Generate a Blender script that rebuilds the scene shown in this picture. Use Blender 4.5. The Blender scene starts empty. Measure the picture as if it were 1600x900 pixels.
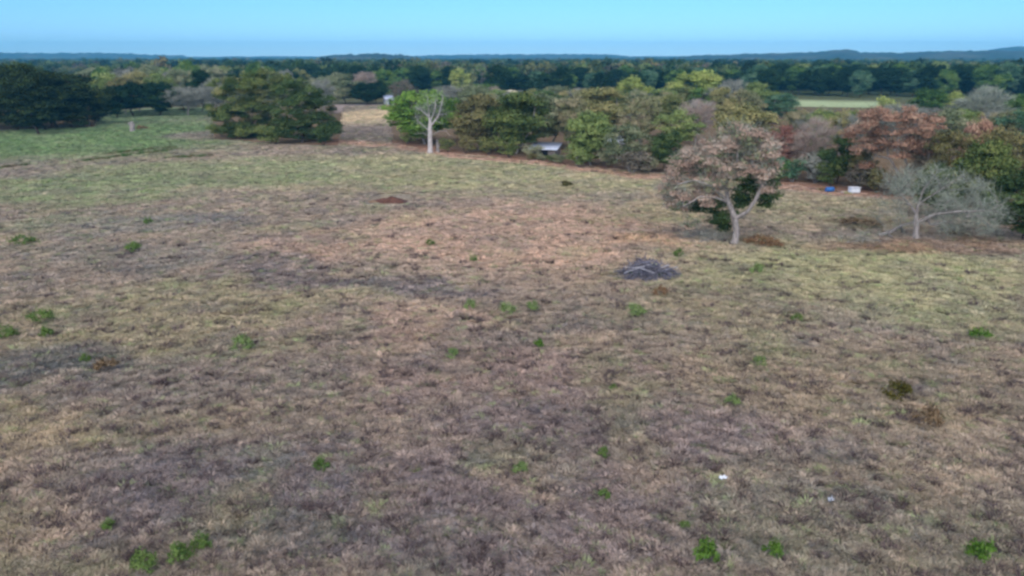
import bpy, math
import numpy as np
from mathutils import Vector

# ------------------------------------------------------------------ scene, camera, sky, sun
sc = bpy.context.scene
COL = sc.collection
sc.render.engine = 'CYCLES'
sc.cycles.use_denoising = True
sc.cycles.max_bounces = 4
sc.cycles.use_adaptive_sampling = True
sc.cycles.adaptive_threshold = 0.03
sc.cycles.diffuse_bounces = 2
sc.cycles.transmission_bounces = 4
sc.cycles.transparent_max_bounces = 6
sc.cycles.volume_bounces = 0
sc.cycles.pixel_filter_type = 'BLACKMAN_HARRIS'
sc.cycles.filter_width = 2.7            # a soft little drone lens
sc.render.film_transparent = False

F = 1256.0                              # focal length in pixels of the 1600 wide photograph
CAM_H = 16.0
HORIZON_V = 90.0
PITCH = math.atan((450.0 - HORIZON_V) / F)
cam = bpy.data.cameras.new('camera')
cam.sensor_width = 36.0
cam.lens = 36.0 * F / 1600.0
cam.clip_start = 0.5
cam.clip_end = 40000.0
camo = bpy.data.objects.new('camera', cam)
COL.objects.link(camo)
camo.location = (0, 0, CAM_H)
camo.rotation_euler = (math.pi / 2 - PITCH, 0, 0)
sc.camera = camo

SUN_ELEV = math.radians(22.0)
SUN_AZ = math.radians(190.0)            # compass-like: behind the camera, a little to the left
world = bpy.data.worlds.new('World')
sc.world = world
world.use_nodes = True
wn = world.node_tree
for n in list(wn.nodes):
    wn.nodes.remove(n)
w_out = wn.nodes.new('ShaderNodeOutputWorld')
w_bg = wn.nodes.new('ShaderNodeBackground')
w_sky = wn.nodes.new('ShaderNodeTexSky')
w_sky.sky_type = 'NISHITA'
w_sky.sun_disc = False
w_sky.sun_elevation = SUN_ELEV
w_sky.sun_rotation = SUN_AZ
w_sky.altitude = 0.0
w_sky.air_density = 0.8
w_sky.dust_density = 0.0
w_sky.ozone_density = 10.0
w_bg.inputs['Strength'].default_value = 0.112
wn.links.new(w_sky.outputs['Color'], w_bg.inputs['Color'])
wn.links.new(w_bg.outputs['Background'], w_out.inputs['Surface'])

sun = bpy.data.lights.new('sun', 'SUN')
sun.energy = 4.3
sun.angle = math.radians(115.0)
sun.color = (1.0, 0.91, 0.85)
suno = bpy.data.objects.new('sun', sun)
COL.objects.link(suno)
sd = Vector((math.sin(SUN_AZ) * math.cos(SUN_ELEV), math.cos(SUN_AZ) * math.cos(SUN_ELEV), math.sin(SUN_ELEV)))
suno.rotation_euler = sd.to_track_quat('Z', 'Y').to_euler()

sc.view_settings.view_transform = 'Standard'
sc.view_settings.look = 'None'
sc.view_settings.exposure = 0.6
sc.view_settings.gamma = 1.0
sc.view_settings.use_curve_mapping = False

# ------------------------------------------------------------------ small maths
CP, SP = math.cos(PITCH), math.sin(PITCH)


def ray(u, v):
    a = (u - 800.0) / F
    b = -(v - 450.0) / F
    return np.array([a, CP + b * SP, -SP + b * CP])


def P(u, v, z=0.0):
    """world point on the level z where the photograph's pixel lands"""
    d = ray(u, v)
    t = (z - CAM_H) / d[2]
    return np.array([d[0] * t, d[1] * t])


def at_dist(u, dist):
    """ground point at a horizontal distance along the azimuth of column u (as seen near the horizon)"""
    d = ray(u, 150.0)
    k = dist / math.hypot(d[0], d[1])
    return np.array([d[0] * k, d[1] * k])


def top_height(u, v, dist):
    d = ray(u, v)
    return CAM_H + dist * d[2] / math.hypot(d[0], d[1])


def px_size(px, dist):
    return px * dist / F


def smooth(e0, e1, x):
    t = np.clip((x - e0) / (e1 - e0), 0, 1)
    return t * t * (3 - 2 * t)


def _hash(ix, iy, seed):
    h = (ix.astype(np.int64) * 374761393 + iy.astype(np.int64) * 668265263 + seed * 974634541) & 0xFFFFFFFF
    h = ((h ^ (h >> 13)) * 1274126177) & 0xFFFFFFFF
    h = h ^ (h >> 16)
    return (h & 0xFFFFFF) / float(0xFFFFFF)


def vnoise(x, y, scale, seed=0):
    x = np.asarray(x, float) / scale
    y = np.asarray(y, float) / scale
    ix, iy = np.floor(x), np.floor(y)
    fx, fy = x - ix, y - iy
    fx, fy = fx * fx * (3 - 2 * fx), fy * fy * (3 - 2 * fy)
    a = _hash(ix, iy, seed)
    b = _hash(ix + 1, iy, seed)
    c = _hash(ix, iy + 1, seed)
    d = _hash(ix + 1, iy + 1, seed)
    return (a * (1 - fx) + b * fx) * (1 - fy) + (c * (1 - fx) + d * fx) * fy


def fbm(x, y, scale, seed=0, octaves=3):
    s, amp, tot = 0.0, 1.0, 0.0
    for o in range(octaves):
        s = s + amp * vnoise(x, y, scale / 2 ** o, seed + 17 * o)
        tot += amp
        amp *= 0.5
    return s / tot


def lin(c):
    c = np.asarray(c, float) / 255.0
    return np.where(c <= 0.04045, c / 12.92, ((c + 0.055) / 1.055) ** 2.4)


def ground_z(x, y):
    x = np.asarray(x, float)
    y = np.asarray(y, float)
    r = np.hypot(x, y)
    z = (fbm(x, y, 42, 3, 3) - 0.5) * 0.7 * smooth(4, 30, r) * (1 - smooth(250, 400, r))
    z = z + (fbm(x, y, 2.2, 8, 2) - 0.5) * 0.16 * (1 - smooth(120, 260, r))
    return z


def gz(p):
    return float(ground_z(p[0], p[1]))


# ------------------------------------------------------------------ mesh helpers
def new_mesh(name, verts, faces, mats=(), smooth_shade=False):
    me = bpy.data.meshes.new(name)
    me.from_pydata([tuple(v) for v in verts], [], [tuple(f) for f in faces])
    for m in mats:
        me.materials.append(m)
    if smooth_shade:
        me.polygons.foreach_set('use_smooth', [True] * len(me.polygons))
    me.update()
    return me


def fast_mesh(name, V, faces_n, k, mats=(), face_attr=None, point_col=None, smooth_shade=False):
    """V (n,3); faces_n (m,k) index array"""
    V = np.ascontiguousarray(V, dtype=np.float32)
    Fa = np.ascontiguousarray(faces_n, dtype=np.int32)
    m = len(Fa)
    me = bpy.data.meshes.new(name)
    me.vertices.add(len(V))
    me.vertices.foreach_set('co', V.ravel())
    me.loops.add(m * k)
    me.loops.foreach_set('vertex_index', Fa.ravel())
    me.polygons.add(m)
    me.polygons.foreach_set('loop_start', np.arange(0, m * k, k, dtype=np.int32))
    try:
        me.polygons.foreach_set('loop_total', np.full(m, k, dtype=np.int32))
    except Exception:
        pass
    if smooth_shade:
        me.polygons.foreach_set('use_smooth', np.ones(m, dtype=bool))
    for mt in mats:
        me.materials.append(mt)
    me.update(calc_edges=True)
    if face_attr is not None:
        a = me.attributes.new('tone', 'FLOAT', 'FACE')
        a.data.foreach_set('value', np.ascontiguousarray(face_attr, dtype=np.float32))
    if point_col is not None:
        a = me.attributes.new('albedo', 'FLOAT_COLOR', 'POINT')
        c = np.ones((len(V), 4), dtype=np.float32)
        c[:, :3] = point_col
        a.data.foreach_set('color', c.ravel())
    me.validate()
    return me


def link(name, me, parent=None, loc=None, rotz=None, scale=None):
    o = bpy.data.objects.new(name, me)
    COL.objects.link(o)
    if parent is not None:
        o.parent = parent
    if loc is not None:
        o.location = loc
    if rotz is not None:
        o.rotation_euler = (0, 0, rotz)
    if scale is not None:
        o.scale = scale
    return o


def tag(o, label, cat, group=None):
    o['label'] = label
    o['category'] = cat
    if group:
        o['group'] = group
    return o


def thing(name, label, cat, loc, rotz=0.0, group=None, scale=None):
    o = link(name, None, None, loc, rotz, scale)
    o.empty_display_size = 0.3
    return tag(o, label, cat, group)


# ------------------------------------------------------------------ materials
def mat_new(name):
    m = bpy.data.materials.new(name)
    m.use_nodes = True
    nt = m.node_tree
    for n in list(nt.nodes):
        nt.nodes.remove(n)
    out = nt.nodes.new('ShaderNodeOutputMaterial')
    return m, nt, out


def ramp(nt, cols):
    r = nt.nodes.new('ShaderNodeValToRGB')
    els = r.color_ramp.elements
    n = len(cols)
    for i, c in enumerate(cols):
        pos = i / (n - 1)
        if i == 0:
            e = els[0]
            e.position = 0
        elif i == n - 1:
            e = els[-1]
            e.position = 1
        else:
            e = els.new(pos)
        e.color = (c[0], c[1], c[2], 1)
    return r


def leaf_mat(name, cols, transl=0.25, k=1.62):
    """foliage: a colour for every leaf from its own tone, plus slow drift through the crown"""
    m, nt, out = mat_new(name)
    at = nt.nodes.new('ShaderNodeAttribute')
    at.attribute_name = 'tone'
    oi = nt.nodes.new('ShaderNodeObjectInfo')
    add = nt.nodes.new('ShaderNodeMath')
    add.operation = 'MULTIPLY_ADD'
    add.inputs[1].default_value = 0.22
    add.inputs[2].default_value = -0.11
    nt.links.new(oi.outputs['Random'], add.inputs[0])
    su = nt.nodes.new('ShaderNodeMath')
    su.operation = 'ADD'
    su.use_clamp = True
    nt.links.new(add.outputs[0], su.inputs[0])
    nt.links.new(at.outputs['Fac'], su.inputs[1])
    r = ramp(nt, [lin(c) * k * np.array([0.96, 1.05, 0.95]) for c in cols])
    nt.links.new(su.outputs[0], r.inputs['Fac'])
    d = nt.nodes.new('ShaderNodeBsdfDiffuse')
    t = nt.nodes.new('ShaderNodeBsdfTranslucent')
    mx = nt.nodes.new('ShaderNodeMixShader')
    mx.inputs[0].default_value = transl
    nt.links.new(r.outputs['Color'], d.inputs['Color'])
    nt.links.new(r.outputs['Color'], t.inputs['Color'])
    nt.links.new(d.outputs[0], mx.inputs[1])
    nt.links.new(t.outputs[0], mx.inputs[2])
    nt.links.new(mx.outputs[0], out.inputs['Surface'])
    return m


def noise_mat(name, cols, scale=3.0, rough=0.9, bump=0.3, detail=4.0, metallic=0.0, stretch=None, spec=0.2):
    m, nt, out = mat_new(name)
    tc = nt.nodes.new('ShaderNodeTexCoord')
    mp = nt.nodes.new('ShaderNodeMapping')
    if stretch:
        mp.inputs['Scale'].default_value = stretch
    nt.links.new(tc.outputs['Object'], mp.inputs['Vector'])
    nz = nt.nodes.new('ShaderNodeTexNoise')
    nz.inputs['Scale'].default_value = scale
    nz.inputs['Detail'].default_value = detail
    nt.links.new(mp.outputs[0], nz.inputs['Vector'])
    r = ramp(nt, [lin(c) for c in cols])
    r.color_ramp.elements[0].position = 0.28
    r.color_ramp.elements[-1].position = 0.72
    nt.links.new(nz.outputs['Fac'], r.inputs['Fac'])
    b = nt.nodes.new('ShaderNodeBsdfPrincipled')
    b.inputs['Roughness'].default_value = rough
    b.inputs['Metallic'].default_value = metallic
    b.inputs['Specular IOR Level'].default_value = spec
    nt.links.new(r.outputs['Color'], b.inputs['Base Color'])
    if bump:
        bp = nt.nodes.new('ShaderNodeBump')
        bp.inputs['Strength'].default_value = bump
        bp.inputs['Distance'].default_value = 0.05
        nt.links.new(nz.outputs['Fac'], bp.inputs['Height'])
        nt.links.new(bp.outputs[0], b.inputs['Normal'])
    nt.links.new(b.outputs[0], out.inputs['Surface'])
    return m


M = {}
# display-like colours (sRGB), dark to light
M['dark_oak'] = leaf_mat('dark oak leaves', [(28, 36, 24), (44, 54, 34), (58, 70, 42), (78, 86, 52)], 0.25, 1.32)
M['deep_oak'] = leaf_mat('deep green oak leaves', [(36, 46, 30), (54, 68, 42), (72, 86, 52), (98, 106, 66)])
M['olive_oak'] = leaf_mat('olive oak leaves', [(44, 54, 34), (70, 82, 48), (94, 102, 60), (126, 122, 76)])
M['olive_brown'] = leaf_mat('olive brown leaves', [(54, 60, 40), (86, 92, 58), (112, 112, 72), (136, 126, 86)])
M['brown_olive'] = leaf_mat('brown leaves among olive', [(60, 60, 42), (96, 90, 62), (120, 108, 76), (112, 118, 74)])
M['tan_olive'] = leaf_mat('tan olive leaves', [(80, 80, 56), (118, 114, 76), (140, 130, 90), (154, 136, 102)])
M['grey_olive'] = leaf_mat('grey olive leaves', [(66, 72, 56), (104, 110, 84), (128, 126, 100), (148, 138, 118)])
M['bright_green'] = leaf_mat('bright green leaves', [(68, 92, 42), (92, 120, 54), (116, 142, 66), (140, 154, 84)], 0.25, 1.32)
M['olive_green'] = leaf_mat('olive green leaves', [(76, 88, 54), (104, 116, 70), (124, 132, 82), (140, 138, 92)])
M['yellow_green'] = leaf_mat('yellow green leaves', [(92, 100, 58), (122, 130, 72), (142, 146, 84), (158, 152, 96)])
M['blue_green'] = leaf_mat('blue green leaves', [(44, 66, 52), (70, 98, 76), (92, 118, 92), (112, 130, 108)], 0.25, 1.32)
M['mid_green'] = leaf_mat('mid green leaves', [(48, 68, 38), (72, 98, 52), (96, 120, 64), (120, 134, 76)], 0.25, 1.32)
M['belt_green'] = leaf_mat('dark belt leaves', [(20, 36, 24), (32, 50, 34), (42, 62, 40), (60, 78, 48)], 0.25, 1.32)
M['grey_twigs'] = leaf_mat('grey bare twigs', [(100, 98, 98), (122, 120, 116), (138, 136, 130), (150, 146, 138)], 0.0, 1.2)
M['pale_twigs'] = leaf_mat('pale silvery twigs', [(100, 102, 96), (122, 124, 116), (138, 140, 130), (152, 152, 144)], 0.0, 1.2)
M['purple_twigs'] = leaf_mat('purple brown twigs and leaves', [(78, 72, 66), (100, 92, 84), (116, 106, 96), (126, 114, 100)], 0.1, 1.2)
M['pink_grey'] = leaf_mat('pinkish dry leaves', [(104, 90, 86), (136, 116, 110), (152, 132, 124), (142, 138, 136)])
M['dry_pink'] = leaf_mat('pinkish tan dry oak leaves', [(112, 92, 86), (148, 122, 112), (162, 138, 128), (154, 146, 140)])
M['rust'] = leaf_mat('rust brown dry leaves', [(96, 72, 62), (138, 104, 90), (156, 122, 106), (164, 138, 122)])
M['red_brown'] = leaf_mat('red brown dry leaves', [(86, 58, 54), (120, 82, 76), (136, 98, 88), (144, 114, 100)])
M['pink_olive'] = leaf_mat('pink and olive leaves', [(86, 86, 64), (112, 112, 82), (134, 122, 98), (146, 132, 110)])
M['fresh_weed'] = leaf_mat('vivid green weed', [(64, 90, 38), (84, 112, 46), (100, 128, 58), (120, 140, 74)], 0.3, 1.2)
M['weed'] = leaf_mat('fresh green weed', [(70, 88, 48), (88, 110, 56), (106, 124, 70), (124, 136, 86)], 0.3, 1.2)
M['pale_weed'] = leaf_mat('pale green weed', [(96, 112, 70), (116, 132, 82), (130, 144, 94), (142, 150, 106)], 0.3, 1.2)
M['dark_weed'] = leaf_mat('dark olive dry weed', [(48, 46, 24), (70, 66, 32), (88, 80, 40), (100, 88, 50)], 0.1, 1.2)
M['brown_weed'] = leaf_mat('brown dead weed', [(84, 68, 54), (108, 88, 70), (122, 100, 80), (130, 110, 88)], 0.1, 1.2)
M['orange_weed'] = leaf_mat('orange dead leaves', [(100, 74, 58), (126, 94, 72), (138, 106, 82), (136, 116, 90)], 0.2, 1.2)
M['bark_grey'] = noise_mat('grey bark', [(92, 86, 82), (140, 134, 128), (164, 158, 152)], 6.0, 0.95, 0.6, stretch=(1, 1, 0.3))
M['bark_pale'] = noise_mat('pale weathered dead wood', [(136, 130, 126), (176, 170, 164), (196, 190, 184)], 6.0, 0.95, 0.5, stretch=(1, 1, 0.3))
M['bark_dark'] = noise_mat('dark bark', [(52, 46, 42), (78, 70, 64), (98, 88, 80)], 6.0, 0.95, 0.6, stretch=(1, 1, 0.3))

LITTER = (134, 104, 86)

# ------------------------------------------------------------------ the field: where it lies, its colours
FIELD_PX = [(-420, 1400), (-520, 206), (0, 204), (150, 199), (168, 169), (328, 166), (332, 219), (430, 226), (532, 229),
            (538, 168), (606, 165), (612, 224), (690, 240), (850, 254), (1000, 269), (1100, 277), (1210, 287),
            (1350, 305), (1480, 322), (1600, 372), (2000, 392), (1900, 1400)]
FIELD = np.array([P(u, v) for u, v in FIELD_PX])


def in_poly(x, y, poly):
    ins = np.zeros(np.shape(x), bool)
    n = len(poly)
    j = n - 1
    for i in range(n):
        xi, yi = poly[i]
        xj, yj = poly[j]
        with np.errstate(divide='ignore', invalid='ignore'):
            c = ((yi > y) != (yj > y)) & (x < (xj - xi) * (y - yi) / (yj - yi + 1e-12) + xi)
        ins ^= c
        j = i
    return ins


def seg_dist(x, y, pts):
    best = np.full(np.shape(x), 1e9)
    for (x0, y0), (x1, y1) in zip(pts[:-1], pts[1:]):
        dx, dy = x1 - x0, y1 - y0
        t = np.clip(((x - x0) * dx + (y - y0) * dy) / (dx * dx + dy * dy), 0, 1)
        best = np.minimum(best, np.hypot(x - x0 - t * dx, y - y0 - t * dy))
    return best


# patches of the field: (u, v, half width px, half height px, colour, weight)
PATCHES = [
    (450, 830, 520, 120, (100, 95, 102), .8), (950, 760, 460, 130, (120, 108, 110), .8), (1330, 830, 330, 110, (112, 110, 96), .7),
    (1350, 620, 330, 80, (124, 114, 95), .7), (120, 680, 230, 60, (140, 128, 100), .8), (240, 500, 280, 60, (140, 132, 104), .82),
    (40, 575, 130, 38, (86, 90, 88), .8), (820, 380, 310, 66, (172, 144, 128), .9), (640, 520, 190, 40, (154, 130, 118), .8),
    (480, 395, 130, 34, (156, 130, 116), .8), (780, 600, 260, 60, (136, 116, 112), .75),
    (600, 452, 190, 11, (104, 97, 100), .8), (430, 425, 80, 14, (106, 100, 100), .7), (860, 285, 330, 26, (152, 145, 115), .88),
    (600, 270, 330, 30, (142, 140, 108), .88), (330, 272, 260, 24, (128, 133, 102), .9), (110, 222, 270, 34, (92, 116, 76), .95), (230, 182, 130, 17, (98, 118, 86), .95),
    (90, 300, 200, 30, (118, 128, 94), .88), (330, 345, 100, 15, (106, 105, 104), .8), (150, 350, 150, 20, (112, 112, 104), .75),
    (230, 400, 180, 24, (116, 112, 103), .7), (1380, 450, 340, 70, (145, 142, 109), .9), (1290, 335, 140, 34, (147, 140, 113), .85),
    (1060, 330, 120, 30, (152, 140, 112), .7), (1130, 495, 200, 40, (132, 124, 100), .7), (1450, 392, 190, 12, (122, 98, 80), .85),
    (1390, 352, 80, 10, (112, 96, 78), .8), (1560, 520, 150, 40, (128, 128, 100), .7), (420, 205, 90, 14, (120, 112, 104), .9),
    (330, 212, 60, 10, (122, 112, 106), .9), (570, 183, 60, 12, (186, 166, 140), 1.0), (560, 208, 60, 9, (122, 110, 106), .9),
    (1030, 378, 70, 14, (164, 134, 108), .8),
]
PW = []
for (u, v, ru, rv, c, w) in PATCHES:
    p0 = P(u, v)
    rx = ru * math.hypot(p0[0], p0[1]) / F
    y0, y1 = P(u, v + rv)[1], P(u, max(v - rv, 100))[1]
    PW.append((p0[0], (y0 + y1) / 2, rx, (y1 - y0) / 2, np.array(c, float), w))
PATH = [P(u, v) for u, v in [(535, 222), (620, 228), (700, 243), (800, 252), (900, 264), (1010, 276), (1110, 280), (1215, 290), (1300, 300), (1400, 310)]]
ARC = [P(u, v) for u, v in [(372, 396), (396, 418), (440, 438), (520, 450), (640, 456), (760, 448)]]
RIDGES = [[P(u, v) for u, v in pts] for pts in
          ([(115, 254), (200, 243), (270, 234)], [(170, 240), (230, 234), (275, 231)], [(255, 247), (330, 243)], [(-30, 266), (40, 258)])]


def field_colour(x, y):
    """the field's own colour (sRGB, as in overcast light), and how bare it is"""
    n1 = fbm(x, y * 0.8, 9, 21, 3)
    n2 = fbm(x, y, 2.6, 33, 3)
    c = np.array([132., 120., 108.])[None, :] * np.ones((len(x), 1))
    pur = np.zeros(len(x))
    wx = x + (fbm(x, y, 6, 41, 2) - .5) * 7
    wy = y + (fbm(x, y, 6, 43, 2) - .5) * 7
    for (px, py, rx, ry, col, w) in PW:
        d = np.hypot((wx - px) / rx, (wy - py) / ry)
        k = (w * (1 - smooth(0.55, 1.25, d)))[:, None]
        c = c * (1 - k) + col * k
        pur = np.maximum(pur, k[:, 0] * smooth(.78, 1.0, w))
    tan = np.array([162., 142., 120.])
    gry = np.array([98., 95., 97.])
    grn = np.array([112., 132., 76.])
    g = smooth(0.52, 0.72, n2)[:, None] * 0.42 * (1 - .75 * pur[:, None])
    c = c * (1 - g) + tan * g
    g = smooth(0.52, 0.70, fbm(x, y, 3.4, 55, 3))[:, None] * 0.36 * (1 - .75 * pur[:, None])
    c = c * (1 - g) + gry * g
    g = smooth(0.6, 0.78, fbm(x, y, 5.0, 77, 3))[:, None] * 0.22 * (1 - .75 * pur[:, None])
    c = c * (1 - g) + grn * g
    c = c * (0.93 + 0.14 * n1)[:, None]
    pd = seg_dist(wx, wy, PATH)
    bare = 1 - smooth(1.2, 4.2, pd)
    k = bare[:, None] * 0.9
    c = c * (1 - k) + np.array([146., 116., 102.]) * k
    ad = seg_dist(wx, wy, ARC)
    k = (1 - smooth(.3, 1.5, ad))[:, None] * .55
    c = c * (1 - k) + np.array([92., 88., 92.]) * k
    c = c * np.array([.985, 1.01, .965])
    return c, bare, pur


def noise_col(nt, scale, lo, hi, vec):
    nz = nt.nodes.new('ShaderNodeTexNoise')
    nz.inputs['Scale'].default_value = scale
    nz.inputs['Detail'].default_value = 5
    nt.links.new(vec, nz.inputs['Vector'])
    mr = nt.nodes.new('ShaderNodeMapRange')
    mr.inputs['From Min'].default_value = 0.3
    mr.inputs['From Max'].default_value = 0.7
    mr.inputs['To Min'].default_value = lo
    mr.inputs['To Max'].default_value = hi
    nt.links.new(nz.outputs['Fac'], mr.inputs['Value'])
    return nz, mr


def ground_material():
    m, nt, out = mat_new('dry pasture soil and thatch')
    at = nt.nodes.new('ShaderNodeAttribute')
    at.attribute_name = 'albedo'
    geo = nt.nodes.new('ShaderNodeNewGeometry')
    nz, mr = noise_col(nt, 3.2, 0.62, 1.3, geo.outputs['Position'])
    nz2, mr2 = noise_col(nt, 0.45, 0.85, 1.15, geo.outputs['Position'])
    mu = nt.nodes.new('ShaderNodeMath')
    mu.operation = 'MULTIPLY'
    nt.links.new(mr.outputs[0], mu.inputs[0])
    nt.links.new(mr2.outputs[0], mu.inputs[1])
    vm = nt.nodes.new('ShaderNodeVectorMath')
    vm.operation = 'SCALE'
    nt.links.new(at.outputs['Color'], vm.inputs[0])
    nt.links.new(mu.outputs[0], vm.inputs['Scale'])
    bp = nt.nodes.new('ShaderNodeBump')
    bp.inputs['Strength'].default_value = 0.6
    bp.inputs['Distance'].default_value = 0.12
    nt.links.new(nz.outputs['Fac'], bp.inputs['Height'])
    d = nt.nodes.new('ShaderNodeBsdfDiffuse')
    d.inputs['Roughness'].default_value = 0.8
    nt.links.new(vm.outputs[0], d.inputs['Color'])
    nt.links.new(bp.outputs[0], d.inputs['Normal'])
    nt.links.new(d.outputs[0], out.inputs['Surface'])
    return m


GK = 1.36
GROUND_R = 5000.0


def build_ground():
    rs = [2.0]
    while rs[-1] < 330:
        rs.append(rs[-1] * (1.016 if rs[-1] > 15 else 1.08))
    while rs[-1] < GROUND_R:
        rs.append(rs[-1] * 1.07)
    rs[-1] = GROUND_R
    rs = np.array(rs)
    front = np.radians(np.arange(-44, 44.01, 0.22))
    back = np.radians(np.arange(48, 312.1, 4.0))
    an = np.concatenate([front, back])
    nA, nR = len(an), len(rs)
    A, R = np.meshgrid(an, rs)
    x = (np.sin(A) * R).ravel()
    y = (np.cos(A) * R).ravel()
    z = ground_z(x, y)
    c, bare, pur = field_colour(x, y)
    c = lin(c) * GK
    inside = in_poly(x, y, FIELD)
    r = np.hypot(x, y)
    behind = (y < 20)
    w = np.where(inside | behind, 1.0, 0.0)
    floor = lin(np.array([104, 90, 72])) * (0.7 + 0.6 * fbm(x, y, 3, 91, 3))[:, None]
    far = lin(np.array([70, 80, 52])) * (0.8 + 0.5 * fbm(x, y, 60, 92, 2))[:, None]
    wood = floor * (1 - smooth(200, 420, r))[:, None] + far * smooth(200, 420, r)[:, None]
    near_path = (1 - smooth(3.0, 8.0, seg_dist(x, y, PATH)))[:, None] * 0.8
    wood = wood * (1 - near_path) + lin(LITTER) * near_path
    col = c * w[:, None] + wood * (1 - w)[:, None]
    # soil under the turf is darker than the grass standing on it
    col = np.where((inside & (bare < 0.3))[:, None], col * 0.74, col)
    # pale clearings beyond the woods
    for (u0, u1, d0, d1, cc) in CLEARINGS:
        az = np.degrees(np.arctan2(x, y))
        a0 = math.degrees(math.atan2(*at_dist(u0, 100)))
        a1 = math.degrees(math.atan2(*at_dist(u1, 100)))
        k = ((az > a0) & (az < a1) & (r > d0) & (r < d1))[:, None]
        col = np.where(k, lin(cc) * GK * (0.85 + 0.3 * fbm(x, y, 14, 95, 3))[:, None], col)
    V = np.stack([x, y, z], 1)
    i = np.arange(nR - 1)[:, None] * nA
    j = np.arange(nA)[None, :]
    jn = (j + 1) % nA
    q = np.stack([(i + j).ravel(), (i + jn).ravel(), (i + nA + jn).ravel(), (i + nA + j).ravel()], 1)
    q = q[:, ::-1]
    # a small cap under the camera
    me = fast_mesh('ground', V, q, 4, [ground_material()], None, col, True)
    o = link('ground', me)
    o['kind'] = 'structure'
    cap = new_mesh('ground_cap', [V[k] for k in range(nA)], [list(range(nA))[::-1]], [me.materials[0]])
    a = cap.attributes.new('albedo', 'FLOAT_COLOR', 'POINT')
    a.data.foreach_set('color', np.concatenate([col[:nA], np.ones((nA, 1))], 1).astype(np.float32).ravel())
    oc = link('ground', cap)
    oc['kind'] = 'structure'
    return o


CLEARINGS = [(1232, 1400, 298, 352, (126, 138, 104)), (770, 812, 395, 470, (190, 180, 150)), (520, 610, 250, 300, (122, 112, 104)),
             (1262, 1290, 1500, 2100, (200, 190, 160))]
build_ground()


# ------------------------------------------------------------------ far hills
def hill(name, u0, u1, dist, depth, profile, col, label_z=-6.0, rough=9.0, seed=1):
    """a wooded ridge: profile = list of (u, v of its skyline)"""
    nu, nd = 160, 24
    us = np.linspace(u0, u1, nu)
    pu = np.array([p[0] for p in profile], float)
    pv = np.array([p[1] for p in profile], float)
    top = np.interp(us, pu, pv)
    V = []
    C = []
    for k in range(nd):
        s = k / (nd - 1)
        dd = dist - depth / 2 + depth * s
        bell = math.sin(math.pi * s) ** 0.8 if 0 < s < 1 else 0.0
        for u, v in zip(us, top):
            p = at_dist(u, dd)
            h = max(top_height(u, v, dist), 2.0)
            n = (float(vnoise(u * 3.1 + seed * 91, s * 70, 9, seed)) - .5) * rough
            edge = float(smooth(0, 40, u - u0) * smooth(0, 40, u1 - u))
            V.append((p[0], p[1], label_z + (h - label_z) * bell * edge + n * bell * edge))
    faces = []
    for k in range(nd - 1):
        for i in range(nu - 1):
            a = k * nu + i
            faces.append((a, a + 1, a + nu + 1, a + nu))
    me = new_mesh(name, V, faces, [noise_mat(name + ' forest', col, 0.012, 1.0, 0.0, 6)], True)
    o = link('hills', me)
    o['kind'] = 'structure'
    return o


FOREST = [(38, 48, 32), (58, 66, 44), (96, 90, 62)]
hill('left ridge', -420, 330, 4000, 900, [(-420, 85), (0, 83), (150, 82.5), (230, 85), (330, 88)], FOREST, seed=1)
hill('middle ridge', 470, 690, 2100, 700, [(470, 91), (510, 87.5), (540, 85), (600, 84), (635, 86), (660, 90), (690, 92)], FOREST, rough=5, seed=2)
hill('long ridge', 600, 1080, 4000, 900, [(600, 90), (660, 87), (740, 85.5), (860, 84.5), (940, 85), (985, 88), (1080, 90)], FOREST, seed=3)
hill('right ridge', 1020, 2050, 2700, 900, [(1020, 90), (1100, 86), (1200, 83.5), (1280, 81), (1300, 77.5), (1318, 78), (1335, 81), (1400, 82.5), (1470, 80), (1530, 79), (1620, 80), (2050, 83)], FOREST, rough=6, seed=4)
hill('far mountain', 1440, 1900, 4350, 900, [(1440, 88), (1515, 82), (1545, 76), (1575, 72.5), (1610, 72.5), (1660, 78), (1900, 86)], FOREST, rough=4, seed=5)


hill('back ridge', -700, 2300, 4400, 500, [(-700, 88), (300, 88.6), (420, 88), (700, 88.5), (1000, 88), (2300, 88)], FOREST, rough=4, seed=6)


# ------------------------------------------------------------------ haze
def build_haze():
    s = 5150.0
    z0, z1 = -9.0, 104.0
    V = [(-s, -s, z0), (s, -s, z0), (s, s, z0), (-s, s, z0), (-s, -s, z1), (s, -s, z1), (s, s, z1), (-s, s, z1)]
    Fc = [(3, 2, 1, 0), (4, 5, 6, 7), (0, 1, 5, 4), (1, 2, 6, 5), (2, 3, 7, 6), (3, 0, 4, 7)]
    m, nt, out = mat_new('haze air')
    pv = nt.nodes.new('ShaderNodeVolumePrincipled')
    pv.inputs['Color'].default_value = (0.15, 0.66, 1.0, 1)
    pv.inputs['Density'].default_value = 2.1e-4
    pv.inputs['Anisotropy'].default_value = 0.0
    nt.links.new(pv.outputs[0], out.inputs['Volume'])
    o = link('haze', new_mesh('haze', V, Fc, [m]))
    o['kind'] = 'stuff'


build_haze()
# ------------------------------------------------------------------ tree building
def unit(v):
    return v / (np.linalg.norm(v, axis=-1, keepdims=True) + 1e-9)


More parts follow.
